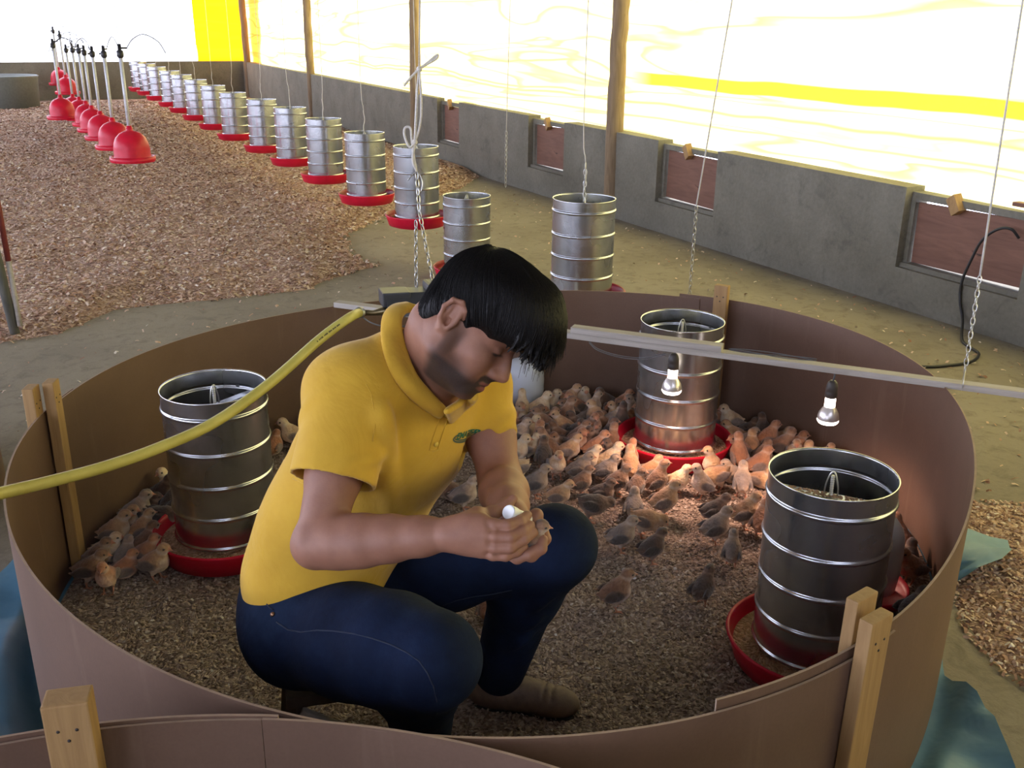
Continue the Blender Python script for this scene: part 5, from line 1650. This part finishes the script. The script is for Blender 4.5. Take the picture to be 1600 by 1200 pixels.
def ch(m):
    chain_mb(m, k3, at(655, 330, 2.96), 0.028, 0.012, 0.0019); chain_mb(m, at(655, 330, 2.96), gworld((0.00, 0.03, 0.07)), 0.028, 0.012, 0.0019)
    chain_mb(m, at(650, 345, 2.96), gworld((-0.05, 0.05, 0.05)), 0.028, 0.012, 0.0019)
    m.tube(spline([at(637, 282, 2.94), k3, at(660, 284, 2.94), at(657, 300, 2.95), at(650, 292, 2.95)], 5), 0.0018, 5, 0)
hung('heater_chain', 'zinc chain linking the white rope to the gas heater', 'chain', ch)

# ------------------------------------------------------------------ waterers, stool, and the rest
def milky():
    m, nt, p = new_mat('milky_plastic'); p.inputs['Base Color'].default_value = (0.80, 0.86, 0.93, 1); p.inputs['Roughness'].default_value = 0.25
    p.inputs['Transmission Weight'].default_value = 0.08; p.inputs['Subsurface Weight'].default_value = 0.2; p.inputs['Subsurface Radius'].default_value = (0.03, 0.03, 0.03)
    return m
MILKY = milky()
def waterer(loc, label, r=0.088, h=0.225):
    root = empty('water_fountain', loc); tag(root, label, 'waterer', 'milky plastic water fountains in the pen')
    m = MB()
    pr_ = [(r * 0.93, 0.028), (r * 0.97, 0.06), (r * 0.985, 0.075), (r, 0.082), (r * 0.985, 0.090), (r, 0.11), (r, 0.128), (r * 0.985, 0.134), (r * 0.99, 0.142), (r * 0.97, 0.16), (r * 0.90, 0.180), (r * 0.72, 0.200), (r * 0.45, 0.212), (0, 0.217)]
    m.lathe([(a, z * h / 0.217) for a, z in pr_], 40); m.build('bottle', [MILKY], root)
    m = MB(); m.lathe([(0, 0.004), (r * 1.28, 0.004), (r * 1.34, 0.03), (r * 1.30, 0.034), (r * 1.22, 0.014), (0, 0.012)], 40); m.build('dish', [RED], root)
    return root
waterer(Vector((0.048, 3.87, 0.018)), 'milky white water fountain behind the man\'s nose')
w2 = on_z(1346, 925, 0.018); waterer(w2, 'milky water fountain mostly hidden behind the nearest feeder', 0.095, 0.26)

def make_stool():
    c = Vector((-0.36, 1.775, 0)); root = empty('stool', c, 0.25); tag(root, 'low dark wooden stool under the seated man', 'stool')
    DW = wood_mat('dark_stool_wood', (0.030, 0.020, 0.014), (0.070, 0.048, 0.034), (6, 6, 0.8), False, 0.7, 4)
    m = MB(); m.box((0, 0, 0.247), (0.25, 0.24, 0.026), None, 0, 0.004); m.build('seat', [DW], root)
    for sx in (-1, 1):
        for sy in (-1, 1):
            m = MB(); a, b = Vector((sx * 0.105, sy * 0.095, 0.236)), Vector((sx * 0.125, sy * 0.115, 0.014))
            d = (b - a); R = d.to_track_quat('Z', 'X').to_matrix()
            m.box((a + b) / 2, (0.032, 0.032, d.length), R, 0, 0.003); m.build('leg', [DW], root)
    m = MB(); m.box((0, -0.108, 0.14), (0.25, 0.016, 0.030), Euler((0, 0.62, 0)), 0, 0.002); m.build('brace', [GREYWOOD_M], root)
    m = MB(); m.box((0, 0.108, 0.14), (0.25, 0.016, 0.030), Euler((0, -0.62, 0)), 0, 0.002); m.build('brace', [GREYWOOD_M], root)
make_stool()
# dropper bottle in the man's right hand
bt = empty('medicine_bottle', at(808, 806, 1.596))
tag(bt, 'small white medicine bottle held in the man\'s right hand', 'bottle')
bd = (at(790, 799, 1.572) - at(826, 815, 1.628)).normalized(); bq = bd.to_track_quat('Z', 'Y')
WHITE_P = flat_mat('white_plastic', (0.74, 0.75, 0.74), 0.35, 0, 0.03)
m = MB(); m.lathe([(0.0, -0.034), (0.0105, -0.034), (0.0112, -0.030), (0.0112, 0.004), (0.0095, 0.008)], 24); o = m.build('body', [WHITE_P], bt); o.rotation_mode = 'QUATERNION'; o.rotation_quaternion = bq
m = MB(); m.lathe([(0.0095, 0.006), (0.0118, 0.007), (0.0122, 0.010), (0.0122, 0.025), (0.0112, 0.0275), (0.0100, 0.0265), (0, 0.0262)], 28); o = m.build('cap', [WHITE_P], bt); o.rotation_mode = 'QUATERNION'; o.rotation_quaternion = bq

# leaning poles at the left edge
pb = on_z(22, 512, 0.05)
GPOLE = wood_mat('grey_weathered_pole', (0.085, 0.088, 0.075), (0.19, 0.19, 0.165), (4, 4, 0.5), False, 0.85, 6)
m = MB(); m.tube([pb + Vector((0, 0, -0.03)), pb + Vector((-0.03, -0.02, 0.55)), pb + Vector((-0.055, -0.03, 1.9))], [0.024, 0.027, 0.03], 10)
o = m.build('grey_pole', [GPOLE]); tag(o, 'grey weathered pole standing in the shavings at the left edge', 'pole')
REDST = flat_mat('dull_red_paint', (0.20, 0.035, 0.028), 0.6)
dp = (pb - CPOS).dot(_F) - 0.10
pq = at(13, 408, dp)
pt_ = pq + Vector((-0.03, 0.045, 0.62))
m = MB(); m.tube([pq, pq.lerp(pt_, 0.5), pt_], 0.014, 10)
m.tube([pq + (pq - pt_) * ((pq.z - 0.06) / 0.62), pq], 0.013, 10, 1)
o = m.build('red_handle', [REDST, GREYWOOD_M]); tag(o, 'red handled stick leaning on the grey pole at the left edge', 'stick')
# grey tank by the end wall
tk = on_z(8, 163, 0.10) - ALONG * 0.75; m = MB()
m.lathe([(0, 0), (0.50, 0), (0.55, 0.02), (0.58, 0.50), (0.60, 0.53), (0.575, 0.54), (0.54, 0.50), (0, 0.46)], 40)
o = m.build('grey_tub', [flat_mat('grey_tub_plastic', (0.16, 0.175, 0.16), 0.6)]); o.location = tk
tag(o, 'round grey tub standing by the end wall at far left', 'tub')
# black power cable: out of the nearest opening, down the wall and along the floor to the pen
def wallpt(u, v, n=NW - 0.012):
    r = _F + _R * ((u - 800) / CAM_F) - _U * ((v - 600) / CAM_F); t = (OUT * n - CPOS).dot(OUT) / r.dot(OUT); return CPOS + r * t
cb = [wallpt(1592, 372, NW + 0.05), wallpt(1580, 358, NW + 0.01), wallpt(1560, 358), wallpt(1535, 375), wallpt(1518, 405), wallpt(1503, 440), wallpt(1500, 470), wallpt(1504, 500, NW - 0.03), on_z(1503, 530, 0.012), on_z(1515, 542, 0.008), on_z(1529, 552, 0.008), on_z(1522, 563, 0.008), on_z(1500, 569, 0.008), on_z(1450, 573, 0.008), on_z(1402, 570, 0.008), on_z(1370, 569, 0.008)]
o = MB().tube(spline(cb, 6), 0.0075, 8).build('power_cable', [BLACK_P]); tag(o, 'black power cable looping down the wall and over the floor to the pen', 'cable')
# ------------------------------------------------------------------ chicks
def chick_mat(name, base, wing, back, pale):
    m, nt, p = new_mat(name)
    a = N(nt, 'ShaderNodeAttribute', attribute_name='plumage'); s1 = N(nt, 'ShaderNodeSeparateColor'); nt.links.new(a.outputs['Color'], s1.inputs[0])
    b = N(nt, 'ShaderNodeAttribute', attribute_name='bare'); s2 = N(nt, 'ShaderNodeSeparateColor'); nt.links.new(b.outputs['Color'], s2.inputs[0])
    v = obj_vec(nt); oi = N(nt, 'ShaderNodeObjectInfo')
    ov = N(nt, 'ShaderNodeVectorMath', operation='ADD'); nt.links.new(v, ov.inputs[0]); nt.links.new(oi.outputs['Random'], ov.inputs[1])
    f = noise(nt, 55, 4, 0.65, ov.outputs[0], 0.5)
    c = mixc(nt, s1.outputs[1], base, back)
    c = mixc(nt, s1.outputs[2], c, pale)
    c = mixc(nt, s1.outputs[0], c, wing)
    c = mixc(nt, 0.55, c, ramp(nt, f, [(0.3, (0.28, 0.28, 0.28)), (0.7, (0.70, 0.70, 0.70))]), 'OVERLAY')
    hs_ = N(nt, 'ShaderNodeHueSaturation'); nt.links.new(c, hs_.inputs['Color'])
    mr = N(nt, 'ShaderNodeMapRange'); nt.links.new(oi.outputs['Random'], mr.inputs[0]); mr.inputs[3].default_value = 0.78; mr.inputs[4].default_value = 1.22; nt.links.new(mr.outputs[0], hs_.inputs['Value'])
    c = mixc(nt, s2.outputs[0], hs_.outputs[0], (0.52, 0.22, 0.12))
    c = mixc(nt, s2.outputs[1], c, (0.006, 0.005, 0.005))
    nt.links.new(c, p.inputs['Base Color'])
    rr = N(nt, 'ShaderNodeMapRange'); nt.links.new(s2.outputs[1], rr.inputs[0]); rr.inputs[3].default_value = 0.9; rr.inputs[4].default_value = 0.15; nt.links.new(rr.outputs[0], p.inputs['Roughness'])
    p.inputs['Sheen Weight'].default_value = 0.35; p.inputs['Sheen Roughness'].default_value = 0.6
    bump(nt, p, noise(nt, 190, 4, 0.7, v), 0.6, 0.003)
    return m
PAL = {
    'buff': ('buff', chick_mat('buff_down', (0.54, 0.33, 0.165), (0.165, 0.125, 0.105), (0.42, 0.215, 0.10), (0.70, 0.55, 0.40))),
    'pale': ('pale cream', chick_mat('cream_down', (0.72, 0.55, 0.34), (0.25, 0.20, 0.17), (0.58, 0.39, 0.21), (0.78, 0.66, 0.50))),
    'brown': ('brown', chick_mat('brown_down', (0.31, 0.165, 0.088), (0.062, 0.042, 0.032), (0.19, 0.092, 0.048), (0.55, 0.40, 0.28))),
    'dark': ('dark brown', chick_mat('dark_down', (0.145, 0.078, 0.046), (0.042, 0.031, 0.028), (0.062, 0.038, 0.026), (0.38, 0.25, 0.165))),
    'red': ('reddish', chick_mat('reddish_down', (0.48, 0.225, 0.11), (0.20, 0.15, 0.13), (0.37, 0.15, 0.066), (0.66, 0.46, 0.33))),
    'grey': ('grey-winged', chick_mat('grey_down', (0.46, 0.325, 0.22), (0.095, 0.082, 0.080), (0.26, 0.20, 0.165), (0.66, 0.54, 0.43))),
}
def chick_mesh(name, neck=(0.031, 0, 0.106), head_yaw=0.0, head_pitch=0.0, drop=0.0, pitch=-0.34, legs=True, stride=0.0):
    f = Field((-0.085, -0.055, -0.003), (0.095, 0.055, 0.150), 0.0024)
    Rb = Matrix.Rotation(pitch, 3, 'Y'); c = Vector((0, 0, 0.062 - drop))
    B = lambda x, y, z: c + Rb @ Vector((x, y, z))
    f.ellipsoid(B(0, 0, 0), (0.0345, 0.0305, 0.0325), Rb, 0.01)
    f.ellipsoid(B(0.019, 0, -0.003), (0.027, 0.0275, 0.0285), Rb, 0.015)
    f.ellipsoid(B(-0.026, 0, 0.003), (0.020, 0.020, 0.021), Rb, 0.015)
    f.capsule(B(-0.036, 0, 0.008), B(-0.051, 0, 0.017), 0.011, 0.004, 0.01)
    wings = []
    for s_ in (1, -1):
        Rw = Rb @ Matrix.Rotation(0.22, 3, 'Y') @ Matrix.Rotation(-0.12 * s_, 3, 'Z')
        wc = B(-0.010, s_ * 0.0265, 0.003); wings.append((wc, Rw))
        f.ellipsoid(wc, (0.032, 0.0085, 0.0175), Rw, 0.004)
        f.capsule(wc + Rw @ Vector((-0.02, 0, -0.002)), wc + Rw @ Vector((-0.040, -0.003 * s_, 0.002)), 0.007, 0.0025, 0.004)
    n0 = B(0.022, 0, 0.014); n1 = Vector(neck) - Vector((0, 0, drop))
    f.capsule(n0, n1, 0.021, 0.0165, 0.016)
    Rh = Matrix.Rotation(head_yaw, 3, 'Z') @ Matrix.Rotation(head_pitch, 3, 'Y')
    hc = n1 + Rh @ Vector((0.006, 0, 0.009))
    f.ellipsoid(hc, (0.0190, 0.0165, 0.0168), Rh, 0.006)
    f.ellipsoid(hc + Rh @ Vector((0.010, 0, -0.004)), (0.010, 0.0115, 0.009), Rh, 0.006)
    bk0, bk1 = hc + Rh @ Vector((0.017, 0, -0.003)), hc + Rh @ Vector((0.0305, 0, -0.0075))
    f.capsule(bk0, bk1, 0.0052, 0.0014, 0.003)
    eyes = []
    for s_ in (1, -1):
        e = hc + Rh @ Vector((0.0085, s_ * 0.0142, 0.0025)); eyes.append(e); f.ellipsoid(e, (0.0032, 0.0026, 0.0032), Rh, 0.0008)
    lg = []
    if legs:
        for s_ in (1, -1):
            st = stride * s_
            a = B(-0.006, s_ * 0.014, -0.022); b = Vector((a.x - 0.004 + st * 0.4, s_ * 0.0145, 0.022)); t = Vector((a.x + 0.004 + st, s_ * 0.015, 0.0032))
            f.capsule(a, b, 0.011, 0.0046, 0.008); f.capsule(b, t, 0.0034, 0.0029, 0.002); lg.append((b, t))
            for an in (-0.5, 0.0, 0.5):
                f.capsule(t, t + Vector((math.cos(an) * 0.018, math.sin(an) * 0.018, -0.0012)), 0.0027, 0.0018, 0.002)
            f.capsule(t, t + Vector((-0.009, 0, -0.001)), 0.0024, 0.0016, 0.002)
    V, F = f.mesh(); V = relax(V, F, 1, 0.4)
    P = V
    def loc(Q, cc, R): return (Q - np.array(cc)) @ np.array(R)
    hq = loc(P, hc, Rh); bq = loc(P, c, Rb)
    bare = np.zeros((len(P), 3), np.float32); pl = np.zeros((len(P), 3), np.float32)
    bare[:, 0] = np.maximum(sstep(0.0165, 0.0195, hq[:, 0]) * (np.abs(hq[:, 1]) < 0.009) * (np.abs(hq[:, 2]) < 0.012), (P[:, 2] < (0.024 if legs else -1)) * (np.hypot(P[:, 0], P[:, 1]) < 0.06) * 1.0)
    for e in eyes: bare[:, 1] = np.maximum(bare[:, 1], (np.sqrt(((P - np.array(e)) ** 2).sum(1)) < 0.0036) * 1.0)
    for wc, Rw in wings:
        q = loc(P, wc, Rw); d = np.sqrt((q[:, 0] / 0.037) ** 2 + (q[:, 1] / 0.013) ** 2 + (q[:, 2] / 0.0185) ** 2)
        pl[:, 0] = np.maximum(pl[:, 0], 1 - sstep(0.8, 1.1, d))
    head = 1 - sstep(0.020, 0.028, np.sqrt((hq ** 2).sum(1)))
    pl[:, 1] = np.maximum(sstep(0.006, 0.024, bq[:, 2]) * sstep(0.030, 0.0, bq[:, 0]), head * sstep(0.004, 0.012, hq[:, 2]) * sstep(0.0095, 0.005, np.abs(hq[:, 1]))) 
    pl[:, 2] = np.maximum(sstep(0.0, -0.020, bq[:, 2]) * 0.8, np.maximum(sstep(0.022, 0.040, bq[:, 0]) * sstep(0.018, -0.004, bq[:, 2]) * 0.8, head * sstep(0.002, -0.006, hq[:, 2]) * 0.8))
    pl[:, 2] *= 1 - pl[:, 0]
    # fluffy surface: small tufts pushed out along the surface
    body = 1 - np.clip(bare[:, 0] + bare[:, 1], 0, 1)
    ctr = np.array(c); d = P - ctr; d /= np.maximum(np.linalg.norm(d, axis=1), 1e-6)[:, None]
    amp = np.array([mnoise.noise(Vector(q) * 150) * 0.0013 + mnoise.noise(Vector(q) * 330) * 0.0010 for q in P])
    P = P + d * (amp * body)[:, None]
    o = sdf_obj(name, [(P, F)], [PAL['buff'][1]], None, {'plumage': lambda _: pl, 'bare': lambda _: bare}, 0)
    me = o.data; bpy.data.objects.remove(o); return me
VAR = {
    's': (chick_mesh('chick_standing', stride=0.004), 'standing'),
    'w': (chick_mesh('chick_walking', neck=(0.036, 0, 0.101), pitch=-0.22, head_pitch=0.12, stride=0.014), 'walking'),
    'l': (chick_mesh('chick_looking_left', neck=(0.029, 0.004, 0.106), head_yaw=1.1), 'with head turned'),
    'r': (chick_mesh('chick_looking_right', neck=(0.029, -0.004, 0.106), head_yaw=-1.1), 'with head turned'),
    'p': (chick_mesh('chick_pecking', neck=(0.050, 0, 0.064), head_pitch=0.75, pitch=0.25), 'pecking'),
    'd': (chick_mesh('chick_resting', neck=(0.029, 0, 0.098), drop=0.028, pitch=-0.15, legs=False), 'resting'),
    't': (chick_mesh('chick_alert', neck=(0.024, 0, 0.120), pitch=-0.65, head_pitch=-0.1), 'stretching up'),
}
# u, v of the body in the photo; heading on the floor in degrees (0 right, 90 away, 270 to the camera); pose; plumage
ZONES = {
 'by the left stake': [
  (251,713,290,'s','red'),(264,714,270,'s','red'),(231,741,10,'s','dark'),(198,757,175,'l','pale'),(229,784,10,'s','dark'),(178,788,20,'s','grey'),(151,786,20,'d','dark'),(150,818,10,'s','buff'),
  (122,806,350,'s','buff'),(117,826,10,'d','pale'),(176,830,5,'s','brown'),(211,822,40,'s','buff'),(206,852,80,'d','grey'),(122,866,10,'w','brown'),(161,868,280,'s','red'),(256,862,350,'s','buff'),(247,762,20,'d','dark'),(270,778,340,'d','dark'),(262,823,10,'p','dark')],
 'behind the man\'s back': [(432,664,190,'s','pale'),(443,650,60,'l','buff'),(420,690,80,'d','red'),(386,846,75,'s','dark'),(412,800,80,'d','brown')],
 'by the far board': [
  (906,572,10,'s','pale'),(945,580,160,'d','brown'),(924,583,0,'s','buff'),(862,585,200,'s','brown'),(883,577,10,'d','dark'),(856,598,250,'s','pale'),(870,602,0,'s','pale'),(915,603,280,'s','pale'),(900,612,240,'d','buff'),
  (900,590,30,'d','pale'),(934,612,15,'t','grey'),(953,618,340,'s','pale'),(966,598,10,'s','red'),(972,588,200,'d','brown'),(961,570,190,'s','dark'),(864,620,95,'t','pale'),(892,626,210,'s','red'),(916,632,10,'d','grey'),(978,612,90,'d','dark'),(985,625,120,'s','buff'),(841,575,30,'d','dark'),(948,598,250,'d','dark')],
 'behind the man\'s arm': [
  (861,634,200,'d','red'),(847,630,300,'s','buff'),(862,646,20,'w','brown'),(843,650,80,'d','red'),(809,637,85,'t','buff'),(826,645,280,'s','grey'),(893,650,190,'s','buff'),(934,636,200,'s','buff'),(940,656,280,'s','red'),(959,656,190,'s','brown'),(979,643,140,'l','dark'),(981,668,80,'p','red'),
  (913,677,300,'s','red'),(854,672,0,'s','pale'),(815,677,5,'s','grey'),(874,675,60,'d','dark'),(876,696,5,'s','buff'),(830,698,0,'s','pale'),(812,703,0,'s','pale'),(851,706,85,'s','dark'),(949,699,10,'s','red'),(816,658,100,'d','grey')],
 'between knee and feeder': [
  (970,713,10,'s','pale'),(985,709,70,'t','red'),(870,724,280,'s','buff'),(908,728,0,'s','grey'),(923,720,10,'s','pale'),(808,733,200,'p','pale'),(836,754,10,'s','grey'),(872,770,5,'w','buff'),(907,751,20,'s','brown'),(946,732,0,'s','grey'),(963,752,10,'s','brown'),(945,763,0,'d','dark'),
  (990,757,60,'r','brown'),(1026,750,15,'t','brown'),(1057,748,0,'s','pale'),(990,788,80,'d','grey'),(1007,812,0,'p','buff'),(925,790,10,'p','dark'),(1037,783,15,'s','buff'),(970,836,10,'s','grey'),(1018,853,20,'s','dark')],
 'right of middle feeder': [
  (990,716,90,'s','buff'),(1098,752,190,'t','grey'),(1112,722,190,'t','buff'),(1121,738,190,'p','buff'),(1134,735,170,'d','grey'),(1120,697,200,'s','red'),(1160,754,80,'s','grey'),(1155,712,95,'t','red'),(1186,729,20,'s','red'),(1150,679,170,'d','buff'),(1164,686,10,'d','grey'),(1134,652,190,'s','pale'),(1126,672,180,'d','brown'),
  (1128,626,95,'s','pale'),(1151,626,180,'s','buff'),(1162,637,10,'d','red'),(1216,662,95,'s','dark'),(1240,686,10,'d','red'),(1268,686,190,'d','red'),(1206,690,20,'s','red'),(1187,655,10,'d','dark'),(1222,678,340,'d','buff'),(1185,705,40,'d','brown')],
 'on the open litter': [(961,925,15,'s','brown'),(1098,917,50,'s','dark'),(1115,797,10,'w','dark'),(1117,824,15,'s','grey'),(1144,858,75,'s','grey'),(1168,804,10,'s','buff'),(1184,812,60,'s','red')],
 'beside the man\'s shin': [(763,944,80,'d','red'),(724,772,10,'s','grey'),(708,764,160,'d','brown')],
 'behind the nearest feeder': [(1406,840,100,'s','red'),(1416,868,60,'d','dark'),(1420,888,200,'s','red'),(1444,912,30,'d','dark'),(1396,862,80,'d','dark')],
}
CH = []
for zone, L in ZONES.items():
    for (u, v_, hd, pose, pal) in L:
        p = on_z(u, v_, 0.075 if pose != 'd' else 0.062)
        CH.append([p.x, p.y, math.radians(hd), pose, pal, zone])
_rx = random.Random(31)
for _ in range(26):
    CH.append([_rx.uniform(0.16, 0.56), _rx.uniform(3.30, 3.74), _rx.uniform(0, 6.28), _rx.choice('sdlrt'), _rx.choice(['dark', 'brown', 'brown', 'red', 'buff', 'dark', 'grey']), 'by the far board'])
for _ in range(9):
    CH.append([_rx.uniform(-1.14, -0.85), _rx.uniform(2.45, 3.15), _rx.uniform(-0.6, 1.2), _rx.choice('sdlr'), _rx.choice(['dark', 'dark', 'red', 'brown']), 'by the left stake'])
for _ in range(8):
    CH.append([_rx.uniform(0.80, 1.12), _rx.uniform(3.0, 3.5), _rx.uniform(0, 6.28), _rx.choice('sdlr'), _rx.choice(['dark', 'red', 'buff', 'brown']), 'right of middle feeder'])
# settle the flock: no two bodies in one spot, none in a feeder, waterer, leg or the board
OBST = [(0.617, 3.395, 0.245), (-0.873, 2.660, 0.245), (0.778, 2.112, 0.245), (0.048, 3.87, 0.155), (w2.x, w2.y, 0.165), (-0.36, 1.775, 0.20), (ANK_L.x, ANK_L.y, 0.12), (ANK_L.x + 0.12, ANK_L.y - 0.02, 0.11), (ANK_R.x, ANK_R.y, 0.14)]
for it in range(90):
    for i in range(len(CH)):
        for j in range(i):
            a, b = CH[i], CH[j]; dx, dy = a[0] - b[0], a[1] - b[1]; d = math.hypot(dx, dy)
            if d < 0.074:
                if d < 1e-5: dx, dy, d = 0.01, 0.003, 0.0105
                k = (0.074 - d) * 0.25 / d; a[0] += dx * k; a[1] += dy * k; b[0] -= dx * k; b[1] -= dy * k
    for a in CH:
        for ox, oy, r in OBST:
            dx, dy = a[0] - ox, a[1] - oy; d = math.hypot(dx, dy)
            if d < r: a[0] = ox + dx / d * r; a[1] = oy + dy / d * r
        t = math.atan2(a[1] - PCY, a[0] - PCX); rr = math.hypot(a[0] - PCX, a[1] - PCY); lim = pen_r(t) - 0.078
        if rr > lim: a[0] = PCX + (a[0] - PCX) * lim / rr; a[1] = PCY + (a[1] - PCY) * lim / rr
def heading_word(h, pose):
    d = math.degrees(h) % 360
    return 'facing right' if d < 45 or d > 315 else 'facing away' if d < 135 else 'facing left' if d < 225 else 'facing camera'
def proj(p):
    q = Vector(p) - CPOS; z = q.dot(_F); return 800 + CAM_F * q.dot(_R) / z, 600 - CAM_F * q.dot(_U) / z
ORD = ['first', 'second', 'third', 'fourth', 'fifth', 'sixth', 'seventh', 'eighth', 'ninth', 'tenth']
rng = random.Random(77)
for zone in ZONES:
    L = [c for c in CH if c[5] == zone]
    L.sort(key=lambda c: -c[1])
    per = 6; rows = max(1, round(len(L) / per)); k = 0
    for r in range(rows):
        n = len(L) * (r + 1) // rows - len(L) * r // rows
        row_ = sorted(L[k:k + n], key=lambda c: proj((c[0], c[1], 0.06))[0]); k += n
        for i, c in enumerate(row_):
            me, pw = VAR[c[3]]; pn, pm = PAL[c[4]]
            o = bpy.data.objects.new('chick', me); link(o)
            o.material_slots[0].link = 'OBJECT'; o.material_slots[0].material = pm
            sc = rng.uniform(0.86, 1.03)
            o.location = (c[0], c[1], pen_floor(c[0], c[1]) - 0.001 + (0.004 if c[3] == 'd' else 0)); o.rotation_euler = (0, 0, c[2]); o.scale = (sc, sc, sc)
            hw = heading_word(c[2], c[3])
            if len(L) == 1: where = zone
            elif rows == 1: where = f'{ORD[i]} from left {zone}'
            else: where = f'{ORD[i]} from left, row {["one","two","three","four","five","six","seven","eight","nine"][r]} from back, {zone}'
            tag(o, f'{pn} chick {hw}, {where}', 'chick', 'chicks in the round pen')
# the chick cupped in the man's hands
o = bpy.data.objects.new('held_chick', VAR['d'][0]); link(o)
o.material_slots[0].link = 'OBJECT'; o.material_slots[0].material = PAL['brown'][1]
o.location = at(818, 862, 1.604); o.rotation_euler = (0.1, 0.1, 0.15); o.scale = (0.66, 0.66, 0.66)
tag(o, 'small brown chick cupped in the man\'s hands, only its head showing', 'chick')
